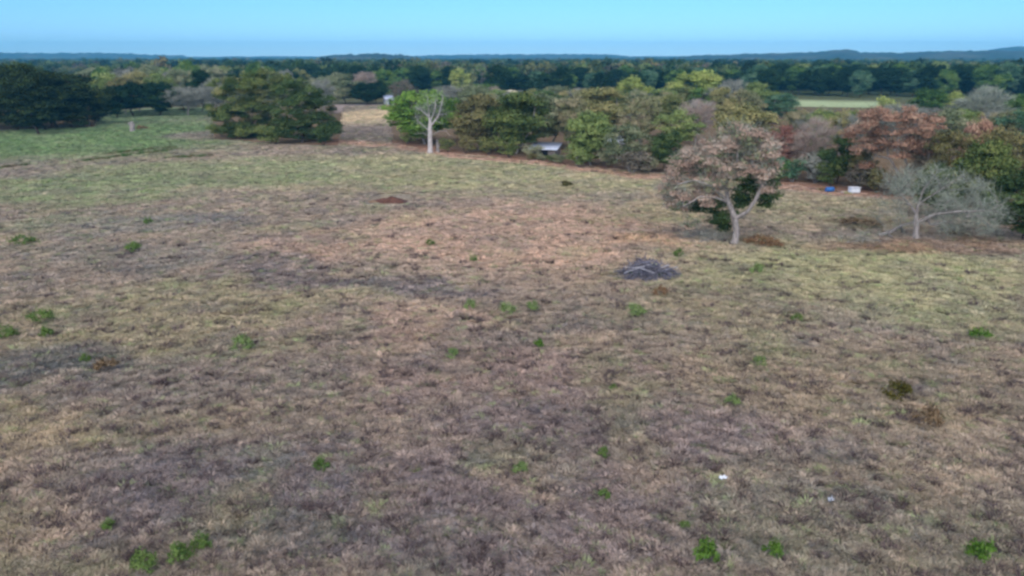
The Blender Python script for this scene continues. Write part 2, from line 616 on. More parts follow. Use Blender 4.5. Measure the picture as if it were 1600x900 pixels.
def grow(stems, tips, rng, tip_r=0.016, power=0.46, wob=0.12, droop=0.0):
    """skeleton: stems are polylines (first one starts at the ground, others start on a node of an earlier one);
    every tip gets a branch from the nearest sensible node. Returns branches [(points, radii)]"""
    pts, par, kids = [], [], []

    def add(p, parent):
        pts.append(np.asarray(p, float))
        par.append(parent)
        return len(pts) - 1

    chains = []
    for st in stems:
        st = [np.asarray(p, float) for p in st]
        if pts:
            d = [np.linalg.norm(st[0] - q) for q in pts]
            pr = int(np.argmin(d))
            ch = [pr]
        else:
            pr = add(st[0], -1)
            ch = [pr]
        for p in st[1:]:
            a = pts[pr]
            n = max(1, int(np.linalg.norm(p - a) / 0.7))
            for k in range(1, n + 1):
                q = a + (p - a) * k / n
                if k < n:
                    q = q + rng.normal(0, wob * 0.35, 3) * np.array([1, 1, 0.4])
                pr = add(q, pr)
                ch.append(pr)
        chains.append(ch)
    nstem = len(pts)
    tips = np.asarray(tips, float)
    order = np.argsort([min(np.linalg.norm(t - q) for q in pts[1:]) for t in tips])
    for ti in order:
        t = tips[ti]
        Q = np.array(pts)
        d = np.linalg.norm(Q - t, axis=1)
        pen = np.where(Q[:, 2] > t[2] + 0.4, 1.2, 0.0) + np.where(Q[:, 2] < 0.18 * t[2], 3.0, 0.0)
        pen = pen + np.where(np.arange(len(Q)) >= nstem, 0.25, 0.0)
        pr = int(np.argmin(d + pen))
        a = pts[pr]
        L = np.linalg.norm(t - a)
        n = max(2, int(L / 0.65))
        ch = [pr]
        side = rng.normal(0, 1, 3)
        for k in range(1, n + 1):
            s = k / n
            q = a + (t - a) * s
            arch = math.sin(math.pi * s) * L
            q = q + np.array([0, 0, 1.0]) * arch * (0.10 - droop) + side * arch * 0.06 + (rng.normal(0, wob, 3) if k < n else 0) * min(1, L / 2)
            pr = add(q, pr)
            ch.append(pr)
        chains.append(ch)
    cnt = np.zeros(len(pts))
    has = np.zeros(len(pts), bool)
    for i in range(len(pts)):
        if par[i] >= 0:
            has[par[i]] = True
    cnt[~has] = 1
    for i in range(len(pts) - 1, 0, -1):
        cnt[par[i]] += cnt[i]
    rad = tip_r * cnt ** power
    out = []
    for ch in chains:
        p = np.array([pts[i] for i in ch])
        r = np.array([rad[i] for i in ch])
        if len(ch) > 1 and ch is not chains[0]:
            r[0] = min(r[0], r[1] * 1.25)
        out.append((p, r))
    return out


def tubes(branches, sides=6, flare=0.0, minr=0.0):
    Vs, Fs, off = [], [], 0
    for bi, (p, r) in enumerate(branches):
        if r.max() < minr:
            continue
        ns = sides if r.max() > 0.07 else (4 if r.max() > 0.03 else 3)
        n = len(p)
        tan = np.gradient(p, axis=0)
        tan = unit(tan)
        ref = np.array([0.31, 0.87, 0.1])
        a = unit(np.cross(tan, ref))
        b = np.cross(tan, a)
        rr = np.maximum(r, 0.008)
        if bi == 0 and flare:
            z = p[:, 2] - p[0, 2]
            rr = rr * (1 + flare * np.exp(-z / 0.45))
        th = np.linspace(0, 2 * np.pi, ns, endpoint=False)
        ring = (p[:, None, :] + rr[:, None, None] * (np.cos(th)[None, :, None] * a[:, None, :] + np.sin(th)[None, :, None] * b[:, None, :]))
        Vs.append(ring.reshape(-1, 3))
        i = np.arange(n - 1)[:, None] * ns
        j = np.arange(ns)[None, :]
        jn = (j + 1) % ns
        q = np.stack([(i + j).ravel(), (i + jn).ravel(), (i + ns + jn).ravel(), (i + ns + j).ravel()], 1) + off
        Fs.append(q)
        off += n * ns
    return np.concatenate(Vs), np.concatenate(Fs)


def leaf_quads(C, N, size, aspect, rng, tone):
    """rhombic leaf sprays: centres C, normals N"""
    n = len(C)
    t = unit(np.cross(N, unit(rng.normal(0, 1, (n, 3)))))
    b = np.cross(N, t)
    s = (size * rng.uniform(0.6, 1.35, n))[:, None]
    V = np.stack([C + t * s * 0.5, C + b * s * 0.5 * aspect + N * s * 0.08, C - t * s * 0.5, C - b * s * 0.5 * aspect + N * s * 0.08], 1).reshape(-1, 3)
    Fq = np.arange(n * 4).reshape(n, 4)
    return V, Fq, np.clip(tone, 0, 1)


def crown_points(centres, radii, per, rng, flat=0.75, shell=0.5):
    """leaf positions around each clump centre, thicker towards its skin and its top"""
    C, N, T = [], [], []
    for (c, r) in zip(centres, radii):
        n = max(4, int(per * r * r * rng.uniform(0.75, 1.25)))
        d = unit(rng.normal(0, 1, (n, 3)))
        d[:, 2] = np.where(d[:, 2] < -0.3, d[:, 2] * 0.4, d[:, 2])
        q = rng.uniform(0, 1, n) ** shell
        pos = c + d * (r * q)[:, None] * np.array([1, 1, flat]) * rng.uniform(0.85, 1.15, (n, 1))
        nn = unit(d * 0.8 + np.array([0, 0, 0.55]) + rng.normal(0, 0.55, (n, 3)))
        ct = rng.uniform(0.15, 0.8)
        T.append(ct + rng.normal(0, 0.13, n))
        C.append(pos)
        N.append(nn)
    return np.concatenate(C), np.concatenate(N), np.concatenate(T)


def crown_centres(n, rng, rx, rz, zc, low=0.0, lobes=5, hollow=0.55, ry=None):
    """clump centres in an uneven crown: several big lobes, gaps between them"""
    ry = ry or rx
    out = []
    lo = unit(rng.normal(0, 1, (lobes, 3)) * np.array([1, 1, 0.7]) + np.array([0, 0, 0.25]))
    lr = rng.uniform(0.78, 1.06, lobes)
    while len(out) < n:
        d = unit(rng.normal(0, 1, 3))
        k = np.max(lo @ d)
        reach = np.interp(k, [-0.2, 0.3, 0.75, 1.0], [0.62, 0.72, 0.92, 1.0]) * lr[int(np.argmax(lo @ d))]
        q = rng.uniform(hollow, 1.0) ** 0.7
        p = np.array([d[0] * rx, d[1] * ry, d[2] * rz]) * reach * q
        p[2] += zc
        if p[2] < low:
            continue
        out.append(p)
    return np.array(out)


def tree_mesh(name, seed, h=10.0, w=9.0, base=2.0, n_clump=70, clump_r=(0.7, 1.35), per=110, leaf=0.30, aspect=0.62,
              stems=None, tip_r=0.02, twig=False, lobes=6, hollow=0.5, minr=0.0, centres=None, sides=6):
    rng = np.random.default_rng(seed)
    zc = (h + base) / 2
    rz = (h - base) / 2
    if stems is None:
        lean = rng.normal(0, 0.35, 2)
        f = base + 0.12 * h
        stems = [[(0, 0, -0.3), (lean[0] * .3, lean[1] * .3, f * .5), (lean[0], lean[1], f)]]
        top = np.array([lean[0], lean[1], f])
        for k in range(4):
            a = k * 1.57 + rng.uniform(-.5, .5)
            e = np.array([math.cos(a) * w * .24, math.sin(a) * w * .24, zc + rz * rng.uniform(0, .4)])
            stems.append([top, (top + e) / 2 + rng.normal(0, .2, 3), e])
    if centres is None:
        centres = crown_centres(n_clump, rng, w / 2 - .4, rz - .3, zc, max(base * 0.6, 0.5), lobes, hollow)
    rr = rng.uniform(clump_r[0], clump_r[1], len(centres))
    br = grow(stems, centres, rng, tip_r)
    TV, TF = tubes(br, sides, 0.5, minr)
    C, N, T = crown_points(centres, rr, per, rng)
    keep = C[:, 2] > 0.05
    C, N, T = C[keep], N[keep], T[keep]
    if twig:
        # twigs point outward from the clump: long thin slivers
        n = len(C)
        mid = np.repeat(centres, 1, axis=0)
        dirn = unit(rng.normal(0, .6, (n, 3)) + unit(C - np.array([0, 0, zc * .8])) * 0.9 + np.array([0, 0, .25]))
        side = unit(np.cross(dirn, unit(rng.normal(0, 1, (n, 3)))))
        L = (leaf * rng.uniform(.6, 1.6, n))[:, None]
        W = (aspect * rng.uniform(.6, 1.4, n))[:, None]
        V = np.stack([C - dirn * L * .5 - side * W, C - dirn * L * .5 + side * W, C + dirn * L * .5 + side * W * .4, C + dirn * L * .5 - side * W * .4], 1).reshape(-1, 3)
        Fq = np.arange(n * 4).reshape(n, 4)
        tone = np.clip(T, 0, 1)
    else:
        V, Fq, tone = leaf_quads(C, N, leaf, aspect, rng, T)
    return (fast_mesh(name + '_trunk', TV, TF, 4, [M['bark_grey']], None, None, True),
            fast_mesh(name + '_crown', V, Fq, 4, [M['deep_oak']], tone))


PROTO = {}
for k in range(4):
    PROTO['full%d' % k] = tree_mesh('full%d' % k, 100 + k, 10, 9, [0.3, 0.6, 0.4, 0.5][k], 92, (0.8, 1.5), 135, 0.34, 0.64)
for k in range(3):
    PROTO['open%d' % k] = tree_mesh('open%d' % k, 200 + k, 10, 9, 0.9, 84, (0.65, 1.25), 125, 0.31, 0.6, lobes=7, hollow=0.4)
for k in range(3):
    PROTO['twig%d' % k] = tree_mesh('twig%d' % k, 300 + k, 10, 9, 1.4, 110, (0.6, 1.2), 72, 0.75, 0.022, twig=True, lobes=7, hollow=0.35)
for k in range(2):
    PROTO['shrub%d' % k] = tree_mesh('shrub%d' % k, 400 + k, 4, 5, 0.1, 40, (0.55, 0.95), 105, 0.26, 0.6, hollow=0.4,
                                     stems=[[(0, 0, -.2), (0.05, 0, .5)], [(0, 0, .1), (.7, .3, 1.3)], [(0, 0, .1), (-.6, .4, 1.4)], [(0, 0, .1), (0, -.7, 1.2)]])
PROTO_SIZE = {'full': (10, 9), 'open': (10, 9), 'twig': (10, 9), 'shrub': (4, 5)}
TREE_N = [0]


def pw_mid(group):
    return {'trees filling the middle of the wood': 62, 'trees filling the right of the wood': 65, 'dark belt beyond the pale field': 47, 'second belt at the right': 40}.get(group, 43)


def put_tree(label, u, dist, v_top, w_px, proto, mat, bark='bark_grey', group=None, name='tree', cat='tree', base_v=None, also=None, hmin=1.5):
    """a tree standing at its own distance on the column u, its height and width from the picture"""
    if base_v is not None:
        p = P(u, base_v)
        dist = math.hypot(p[0], p[1])
        d = ray(u, (base_v + v_top) / 2)
        p = np.array([d[0], d[1]]) * dist / math.hypot(d[0], d[1])
    else:
        p = at_dist(u, dist)
    h = max(top_height(u, v_top, dist), hmin)
    w = px_size(w_px, dist)
    key = proto[:-1]
    ph, pw = PROTO_SIZE[key]
    TREE_N[0] += 1
    rz = (TREE_N[0] * 2.399) % 6.283
    if group and 'undergrowth' not in group and (' above ' in label or ' behind ' in label):
        label = ('broad ' if w_px > pw_mid(group) * 1.07 else 'narrow ' if w_px < pw_mid(group) * .93 else '') + label
    t = thing(name, label, cat, (p[0], p[1], gz(p) - 0.05), rz, group, (w / pw, w / pw, h / ph))
    tm, cm = PROTO[proto]
    a = link('trunk', tm, t)
    a.material_slots[0].link = 'OBJECT'
    a.material_slots[0].material = M[bark]
    b = link('crown', cm, t)
    b.material_slots[0].link = 'OBJECT'
    b.material_slots[0].material = M[mat]
    return t


# --- the wood's trees, one by one: label, column, distance (or base row), top row, width, form, leaves
T = put_tree
g = 'dark trees massed at the left edge'
T('darkest broad tree at the left edge of the picture', 18, 0, 96, 124, 'full0', 'dark_oak', 'bark_dark', base_v=203)
T('broad dark tree second from the left edge', 82, 0, 101, 116, 'full1', 'dark_oak', 'bark_dark', base_v=200)
T('dark tree at the right end of the left edge mass beside the green grass', 134, 0, 108, 84, 'full2', 'dark_oak', 'bark_dark', base_v=196)
T('dark tree cut by the left picture edge', -62, 0, 98, 120, 'full3', 'dark_oak', 'bark_dark', base_v=204)
T('low dark shrub where the left dark trees meet the far green grass', 150, 0, 168, 50, 'shrub0', 'dark_oak', 'bark_dark', base_v=193, name='shrub', cat='shrub')
T('tall dark tree behind the left edge mass, its top showing between two crowns', 52, 205, 99, 90, 'full2', 'dark_oak', 'bark_dark')
# row beyond the far green grass (left)
T('yellow green tree just right of the dark left edge trees', 172, 268, 104, 66, 'open0', 'olive_green')
T('purplish brown tree with thin leaves beyond the far green grass', 192, 262, 112, 50, 'open2', 'brown_olive')
T('tree with orange yellow top beyond the far green grass', 216, 272, 103, 62, 'open1', 'tan_olive')
T('dark bushy tree low beyond the far green grass', 205, 254, 122, 66, 'full3', 'belt_green', 'bark_dark')
T('olive tree left of the pale round tree beyond the far grass', 248, 266, 106, 58, 'open2', 'olive_green')
T('dark green low tree at the far grass edge below the olive tree', 246, 252, 126, 60, 'full0', 'belt_green', 'bark_dark')
T('pale grey green round tree beyond the far grass', 285, 275, 100, 52, 'open0', 'grey_olive')
T('tall dark topped tree rising against the blue ridge at the left', 297, 345, 86, 44, 'full1', 'mid_green', 'bark_dark')
T('dark round tree beside the left end of the oak pair', 313, 262, 102, 44, 'full2', 'belt_green', 'bark_dark')
T('grey twiggy tree low at the far grass edge left of the oak pair', 290, 250, 130, 70, 'twig1', 'grey_twigs')
T('grey bare tree hiding behind the left of the oak pair', 332, 246, 122, 60, 'twig2', 'grey_twigs')
T('pale yellowish tree above the left shoulder of the oak pair', 340, 300, 96, 56, 'open1', 'grey_olive')
T('dark low tree at the far grass edge under the purplish tree', 178, 248, 128, 56, 'full1', 'belt_green', 'bark_dark')
# behind the oak pair and up to the white snag
T('small upright green tree standing above the oak pair', 398, 330, 88, 34, 'full3', 'mid_green')
T('olive tree behind the middle of the oak pair', 430, 260, 103, 70, 'open2', 'olive_brown')
T('greyish green tree right behind the oak pair crown', 505, 250, 112, 66, 'open0', 'grey_olive')
T('grey twiggy tree behind the right flank of the oak pair', 498, 225, 116, 54, 'twig0', 'grey_twigs')
T('dull olive tree standing left of the dry gap', 540, 300, 108, 70, 'full2', 'grey_olive', 'bark_dark')
T('dark low tree at the back of the dry gap', 572, 292, 128, 54, 'full0', 'belt_green', 'bark_dark')
T('pinkish brown thin tree above the dry gap', 572, 330, 106, 46, 'twig1', 'pink_grey')
T('bright round green tree above the dry gap', 601, 340, 102, 50, 'open1', 'mid_green')
T('dark tree with the pale hut at its foot', 588, 300, 122, 36, 'full3', 'belt_green', 'bark_dark')
T('purple grey twiggy tree left above the bright green tree', 632, 250, 124, 60, 'twig2', 'purple_twigs')
T('purple grey bare tree right behind the bright green tree', 706, 205, 126, 74, 'twig0', 'grey_twigs')
T('yellow tree rising behind the purple grey bare tree', 718, 330, 101, 44, 'open2', 'yellow_green')
T('mid green round tree right of the yellow tree', 752, 280, 126, 62, 'open0', 'mid_green')
T('small pinkish tree right of the mid green round tree', 770, 250, 128, 34, 'twig1', 'pink_grey')
# front edge of the wood, from the snag to the middle tree
T('bright yellow green tree right behind the bare white snag', 663, 0, 138, 128, 'full0', 'bright_green', base_v=226)
T('brown and olive oak at the wood edge right of the white snag', 748, 0, 146, 92, 'full0', 'brown_olive', base_v=236)
T('big dark olive oak at the wood edge above the red soil strip', 806, 0, 136, 124, 'full2', 'olive_oak', base_v=241)
T('grey olive oak with pale top behind the metal roofed shed', 862, 150, 134, 104, 'full3', 'grey_olive')
T('pinkish brown tree behind the left of the yellow green edge tree', 892, 146, 142, 76, 'open1', 'pink_olive')
T('yellow green tree at the wood edge right of the metal roofed shed', 924, 0, 164, 96, 'full1', 'olive_green', base_v=259)
T('low green shrub at the foot of the yellow green edge tree', 905, 0, 222, 60, 'shrub1', 'olive_green', base_v=262, name='shrub', cat='shrub')
T('grey leaved edge tree at the wood edge left of the dark green bush', 984, 0, 186, 86, 'open0', 'grey_olive', base_v=268)
T('low grey brushy shrub below the grey leaved edge tree', 990, 0, 228, 84, 'shrub0', 'purple_twigs', base_v=272, name='shrub', cat='shrub')
T('dark green dense bush just left of the middle grey tree', 1040, 0, 196, 58, 'full3', 'deep_oak', 'bark_dark', base_v=270)
T('olive tree with tan top above the yellow green edge tree', 940, 172, 128, 112, 'full2', 'tan_olive')
T('reddish pink tree between the tan topped olive and the grey bare tree', 1002, 150, 140, 72, 'open0', 'pink_olive')
T('olive green tree behind the dark green bush', 1062, 146, 162, 86, 'open2', 'olive_green')
T('pink and grey thin tree above the middle grey tree', 1092, 160, 146, 74, 'twig0', 'pink_grey')
T('olive brown tree left of the tan oak above the middle grey tree', 1048, 172, 138, 76, 'open1', 'olive_brown')
T('yellow green tree rising at the back of the wood, left of two', 988, 236, 112, 72, 'open2', 'yellow_green')
T('broad yellow green round tree at the back of the wood, right of two', 1088, 240, 107, 82, 'full0', 'yellow_green')
T('grey bare tree right of the broad yellow green tree', 1146, 236, 116, 54, 'twig1', 'grey_twigs')
T('small yellow green tree right of the grey bare back tree', 1182, 236, 121, 50, 'open0', 'olive_green')
T('tan oak with rounded crown behind the middle grey tree', 1168, 142, 151, 108, 'full1', 'tan_olive')
T('blue green tree at the left end of the pale far field', 1220, 215, 141, 70, 'open1', 'blue_green')
T('red brown tree right behind the middle grey tree', 1226, 0, 183, 64, 'open2', 'red_brown', base_v=276)
T('pinkish grey bare tree between the red brown and dark olive trees', 1268, 0, 181, 78, 'twig2', 'pink_grey', base_v=279)
T('low blue green shrub at the wood edge right of the middle tree', 1240, 0, 238, 56, 'shrub0', 'blue_green', base_v=284, name='shrub', cat='shrub')
T('grey brushy shrub at the wood edge left of the dark olive tree', 1276, 0, 232, 60, 'shrub1', 'grey_twigs', base_v=285, name='shrub', cat='shrub')
T('dark olive tree at the wood edge above the blue drum', 1312, 0, 204, 66, 'full2', 'deep_oak', 'bark_dark', base_v=286)
T('grey olive tree rising left of the rust brown oak', 1292, 152, 158, 60, 'open2', 'grey_olive')
T('olive yellow tree left behind the rust brown oak', 1330, 150, 163, 66, 'open0', 'olive_green')
T('tan olive tree left of the grey olive tree', 1250, 150, 163, 70, 'open1', 'pink_olive')
T('grey thin tree on top of the rust brown oak skyline', 1408, 160, 152, 80, 'twig1', 'grey_twigs')
T('yellow green bush standing against the pale far field', 1388, 235, 146, 44, 'shrub1', 'yellow_green', name='shrub', cat='shrub')
T('dark green round tree at the right end of the pale far field', 1454, 245, 132, 52, 'full3', 'mid_green', 'bark_dark')
T('pale grey green feathery tree near the right picture edge', 1536, 190, 134, 96, 'twig2', 'pale_twigs')
T('light green bush left of the feathery tree', 1492, 250, 138, 50, 'open2', 'yellow_green')
T('yellowish olive tree below the feathery tree', 1488, 150, 160, 70, 'open0', 'grey_olive')
T('tree with orange brown top right of the rust brown oak', 1538, 112, 172, 66, 'open1', 'rust')
T('dark brown tree beside the orange topped tree', 1506, 106, 192, 84, 'open0', 'brown_olive')
T('dark brown tree at the right picture edge', 1585, 100, 184, 96, 'open1', 'brown_olive')
T('dark olive tree behind the bare tree at the right edge', 1560, 96, 205, 90, 'full1', 'olive_oak', 'bark_dark')
T('yellow green bush behind the crown of the silvery bare tree', 1520, 0, 236, 64, 'full2', 'yellow_green', base_v=318)
T('dark green dense tree cut by the right picture edge', 1606, 0, 262, 116, 'full0', 'deep_oak', 'bark_dark', base_v=380)
T('pale olive tree cut by the right edge above the dark brown trees', 1600, 150, 164, 90, 'open2', 'blue_green')
T('dark round tree cut by the right edge beyond the feathery tree', 1602, 215, 140, 54, 'full1', 'mid_green', 'bark_dark')
T('dark brown tree in the shade left of the rust brown oak trunk', 1346, 0, 226, 50, 'open0', 'brown_olive', 'bark_dark', base_v=297)
T('purple brown thicket tree behind the silvery bare tree', 1452, 0, 232, 80, 'twig2', 'purple_twigs', 'bark_dark', base_v=306)
T('dim olive thicket tree right behind the silvery bare tree', 1490, 92, 246, 70, 'full3', 'olive_oak', 'bark_dark')

LAND = [(60, 'the dark left edge trees'), (160, 'the last dark left edge tree'), (230, 'the pale stump'), (310, 'the far green grass'), (400, 'the left oak of the pair'), (455, 'the middle of the oak pair'), (530, 'the right oak of the pair'), (610, 'the dry gap'), (700, 'the white snag'),
        (775, 'the brown and olive oak'), (835, 'the dark olive edge oak'), (890, 'the metal roofed shed'), (955, 'the yellow green edge tree'), (1015, 'the grey leaved edge tree'), (1065, 'the dark green bush'), (1110, 'the half dead oak\'s left side'), (1160, 'the half dead oak\'s trunk'), (1210, 'the half dead oak\'s right side'),
        (1250, 'the red brown tree'), (1290, 'the pinkish bare tree'), (1325, 'the blue drum'), (1365, 'the rust oak\'s left end'), (1410, 'the rust oak\'s middle'), (1450, 'the silvery bare trunk'), (1500, 'the rust oak\'s right end'), (1560, 'the orange topped tree'), (1583, 'the dark right edge tree'), (9999, 'the right picture edge')]


def over(u):
    return [b for a, b in LAND if u < a][0]


LK = {'belt_green': 'dark green', 'mid_green': 'green', 'blue_green': 'blue green', 'grey_olive': 'grey olive', 'olive_green': 'yellow green', 'grey_twigs': 'grey', 'olive_brown': 'olive brown', 'tan_olive': 'tan', 'pink_olive': 'pinkish', 'olive_oak': 'dark olive', 'purple_twigs': 'purple brown'}
# --- trees of the middle distance that read alike: belts
rng = np.random.default_rng(7)
forms = ['full0', 'full1', 'full2', 'full3', 'open0', 'open1']
for k in range(27):
    u = 1205 + k * 15.5 + rng.uniform(-6, 6)
    m_ = ['belt_green', 'belt_green', 'mid_green', 'belt_green', 'blue_green'][k % 5]
    T('%s belt tree beyond the pale field, above %s' % (LK[m_], over(u)), u, 372 + rng.uniform(0, 40), rng.uniform(95, 106), rng.uniform(38, 56), forms[k % 4], m_, 'bark_dark', group='dark belt beyond the pale field')
for k in range(19):
    u = 1200 + k * 22 + rng.uniform(-8, 8)
    m_ = ['mid_green', 'belt_green', 'olive_green', 'blue_green', 'mid_green'][k % 5]
    T('far %s tree topping the dark belt, above %s' % (LK[m_], over(u)), u, 450 + rng.uniform(0, 60), rng.uniform(93, 99), rng.uniform(34, 46), forms[k % 6], m_, 'bark_dark', group='second belt at the right')
for k in range(26):
    u = 770 + k * 17 + rng.uniform(-6, 6)
    m_ = ['belt_green', 'belt_green', 'mid_green', 'belt_green', 'blue_green'][k % 5]
    T('%s belt tree behind the wood, above %s' % (LK[m_], over(u)), u, 330 + rng.uniform(0, 80), rng.uniform(98, 112), rng.uniform(36, 52), forms[k % 6], m_, 'bark_dark', group='dark belt behind the wood')
for k in range(14):
    u = 485 + k * 18 + rng.uniform(-6, 6)
    m_ = ['belt_green', 'belt_green', 'mid_green'][k % 3]
    T('%s tree in the back belt, above %s' % (LK[m_], over(u)), u, 380 + rng.uniform(0, 70), rng.uniform(96, 108), rng.uniform(34, 50), forms[k % 4], m_, 'bark_dark', group='dark belt above the dry gap')
mixm = ['grey_olive', 'mid_green', 'olive_green', 'grey_twigs', 'belt_green', 'olive_brown']
for k in range(24):
    u = 150 + k * 14 + rng.uniform(-6, 6)
    T('%s tree of the far left wood, above %s' % (LK[mixm[k % 6]], over(u)), u, 310 + rng.uniform(0, 90), rng.uniform(97, 106), rng.uniform(34, 50), forms[k % 6], mixm[k % 6], group='far left wood below the blue ridge')
mixw = ['grey_olive', 'tan_olive', 'olive_green', 'pink_olive', 'olive_green', 'olive_brown', 'mid_green']
for k in range(26):
    u = 740 + k * 18 + rng.uniform(-7, 7)
    pr = ['full0', 'open0', 'open1', 'twig0', 'full2', 'open2'][k % 6]
    m_ = mixw[k % 7] if pr != 'twig0' else 'grey_twigs'
    T('%s tree inside the wood, behind %s' % (LK[m_], over(u)), u, 190 + rng.uniform(0, 60), rng.uniform(127, 142), rng.uniform(50, 74), pr, m_, group='trees filling the middle of the wood')
for k in range(18):
    u = 1250 + k * 22 + rng.uniform(-7, 7)
    pr = ['open0', 'twig0', 'full2', 'open2', 'twig1'][k % 5]
    m_ = ['pink_olive', 'grey_twigs', 'olive_green', 'tan_olive', 'grey_twigs'][k % 5]
    T('%s tree deep in the right wood, behind %s' % (LK[m_], over(u)), u, 140 + rng.uniform(0, 60), rng.uniform(160, 176), rng.uniform(54, 76), pr, m_, group='trees filling the right of the wood')


# ------------------------------------------------------------------ trees with a shape of their own
def local(p, u, v, dy, lowest=-1.0):
    """a point of the photograph on the upright plane through p, in the thing's own axes"""
    n = p / np.hypot(*p)
    d = ray(u, v)
    k = np.hypot(*p) / (d[0] * n[0] + d[1] * n[1])
    return (k * (d[0] * n[1] - d[1] * n[0]), dy, max(CAM_H + k * d[2], lowest))


def own_tree(name, label, base_px, stems_px, centres, cr, per, leaf, aspect, mat, bark, seed, depth=3.0, tip_r=0.02, cat='tree', power=0.46):
    """stems given in pixels of the photograph relative to the base, turned into metres at the tree's own distance"""
    p = P(*base_px)
    dist = math.hypot(p[0], p[1])
    s = dist / F
    rng = np.random.default_rng(seed)
    t = thing(name, label, cat, (p[0], p[1], gz(p) - 0.05), math.atan2(-p[0], p[1]))
    stems = [[local(p, *q) for q in st] for st in stems_px]
    cc = np.array([local(p, *q, lowest=.3) for q in centres])
    br = grow(stems, cc, rng, tip_r, power)
    V, Fq = tubes(br, 8, 0.45)
    link('trunk', fast_mesh(name + '_trunk', V, Fq, 4, [M[bark]], None, None, True), t)
    return t, cc, br, rng, s


def leaf_part(name, t, centres, radii, per, leaf, aspect, mat, rng, flat=0.75):
    C, N, Tn = crown_points(centres, radii, per, rng, flat)
    k = C[:, 2] > 0.05
    V, Fq, tone = leaf_quads(C[k], N[k], leaf, aspect, rng, Tn[k])
    return link(name, fast_mesh(name, V, Fq, 4, [M[mat]], tone), t)


def twig_part(name, t, br, n, L, W, mat, rng, rmax=0.09, up=0.3):
    """fine twigs springing from the outer branches"""
    pts, dirs = [], []
    for p, r in br:
        d = unit(np.gradient(p, axis=0))
        k = r < rmax
        pts.append(p[k])
        dirs.append(d[k])
    pts = np.concatenate(pts)
    dirs = np.concatenate(dirs)
    i = rng.integers(0, len(pts), n)
    d = unit(dirs[i] * 0.8 + rng.normal(0, .65, (n, 3)) + np.array([0, 0, up]))
    C = pts[i] + rng.normal(0, .25, (n, 3)) + d * 0.2
    side = unit(np.cross(d, unit(rng.normal(0, 1, (n, 3)))))
    l = (L * rng.uniform(.5, 1.5, n))[:, None]
    w = (W * rng.uniform(.6, 1.4, n))[:, None]
    V = np.stack([C - side * w, C + side * w, C + d * l + side * w * .35, C + d * l - side * w * .35], 1).reshape(-1, 3)
    k = V[:, 2].reshape(-1, 4).min(1) > 0.02
    Fq = np.arange(len(V)).reshape(-1, 4)
    keep = np.repeat(k, 4)
    V = V[keep]
    Fq = np.arange(len(V)).reshape(-1, 4)
    return link(name, fast_mesh(name, V, Fq, 4, [M[mat]], rng.uniform(0, 1, len(Fq))), t)


def ell(n, rng, u, v, ru, rv, depth, inner=0.0):
    out = []
    while len(out) < n:
        d = rng.uniform(-1, 1, 3)
        q = np.linalg.norm(d)
        if inner < q <= 1:
            out.append((u + d[0] * ru, v + d[1] * rv, d[2] * depth))
    return out


# the oak pair at the left
for (lab, bp, lobes, mats, seed) in (
        ('olive brown oak with low spreading left branches, left of the oak pair', (392, 217),
         [(375, 150, 44, 32, 4.5, 20), (350, 175, 30, 20, 4, 12), (395, 135, 46, 24, 4.5, 20), (420, 128, 36, 18, 4, 14), (345, 200, 22, 10, 3, 8), (375, 190, 46, 24, 4.5, 22), (410, 175, 46, 36, 4, 22), (352, 135, 24, 18, 3, 8), (395, 205, 40, 12, 4, 22), (412, 198, 36, 18, 4.5, 22), (370, 205, 30, 10, 3.5, 10)], ('olive_oak', 'olive_brown'), 11),
        ('dense dark green oak, right of the oak pair', (472, 224),
         [(465, 150, 38, 24, 4.5, 20), (490, 165, 36, 28, 4.5, 20), (450, 180, 40, 34, 4.5, 24), (500, 195, 28, 24, 4, 16), (475, 205, 50, 18, 5, 26), (435, 205, 26, 14, 3, 10), (520, 190, 10, 26, 3, 8), (462, 132, 20, 8, 3, 6)], ('deep_oak', 'deep_oak'), 12)):
    rr = np.random.default_rng(seed)
    cen = []
    for (u, v, ru, rv, dp, n) in lobes:
        cen += ell(n, rr, u, v, ru, rv, dp)
    b = bp
    t, cc, br, rr, s = own_tree('oak_tree', lab, b, [[(b[0], b[1] + 2, 0), (b[0] + 2, b[1] - 22, 0)], [(b[0] + 2, b[1] - 22, 0), (b[0] - 22, b[1] - 55, 1)], [(b[0] + 2, b[1] - 22, 0), (b[0] + 20, b[1] - 58, -1)], [(b[0] + 2, b[1] - 22, 0), (b[0] + 4, b[1] - 60, 1.5)]],
                                cen, None, 0, 0, 0, None, 'bark_dark', seed)
    rad = rr.uniform(.95, 1.65, len(cc))
    sel = rr.uniform(0, 1, len(cc)) < 0.688
    leaf_part('crown', t, cc[sel], rad[sel], 210, .32, .62, mats[0], rr)
    leaf_part('crown', t, cc[~sel], rad[~sel], 190, .32, .62, mats[1], rr)

# the middle tree: two leaning grey stems, pinkish dry crown, dark green shoots low down
rr = np.random.default_rng(21)
B = (1146, 384)
cen = []
for (u, v, ru, rv, dp, n) in [(1150, 215, 40, 16, 2.6, 26), (1185, 232, 30, 22, 2.6, 22), (1105, 240, 38, 20, 2.6, 26), (1080, 262, 36, 20, 2.4, 22), (1130, 250, 50, 26, 3, 30), (1056, 292, 24, 18, 2, 16), (1050, 318, 16, 14, 1.5, 8), (1078, 345, 14, 12, 1.2, 5), (1100, 310, 30, 14, 2, 10),
                              (1195, 262, 20, 22, 2.2, 12), (1085, 300, 36, 16, 2.2, 14), (1170, 265, 36, 18, 2.6, 18), (1120, 285, 30, 14, 2, 10), (1066, 322, 20, 20, 1.6, 12), (1200, 290, 16, 18, 1.6, 9), (1100, 262, 56, 26, 3, 12), (1168, 228, 44, 20, 3, 10), (1150, 205, 24, 6, 2, 6)]:
    cen += ell(n, rr, u, v, ru, rv, dp)
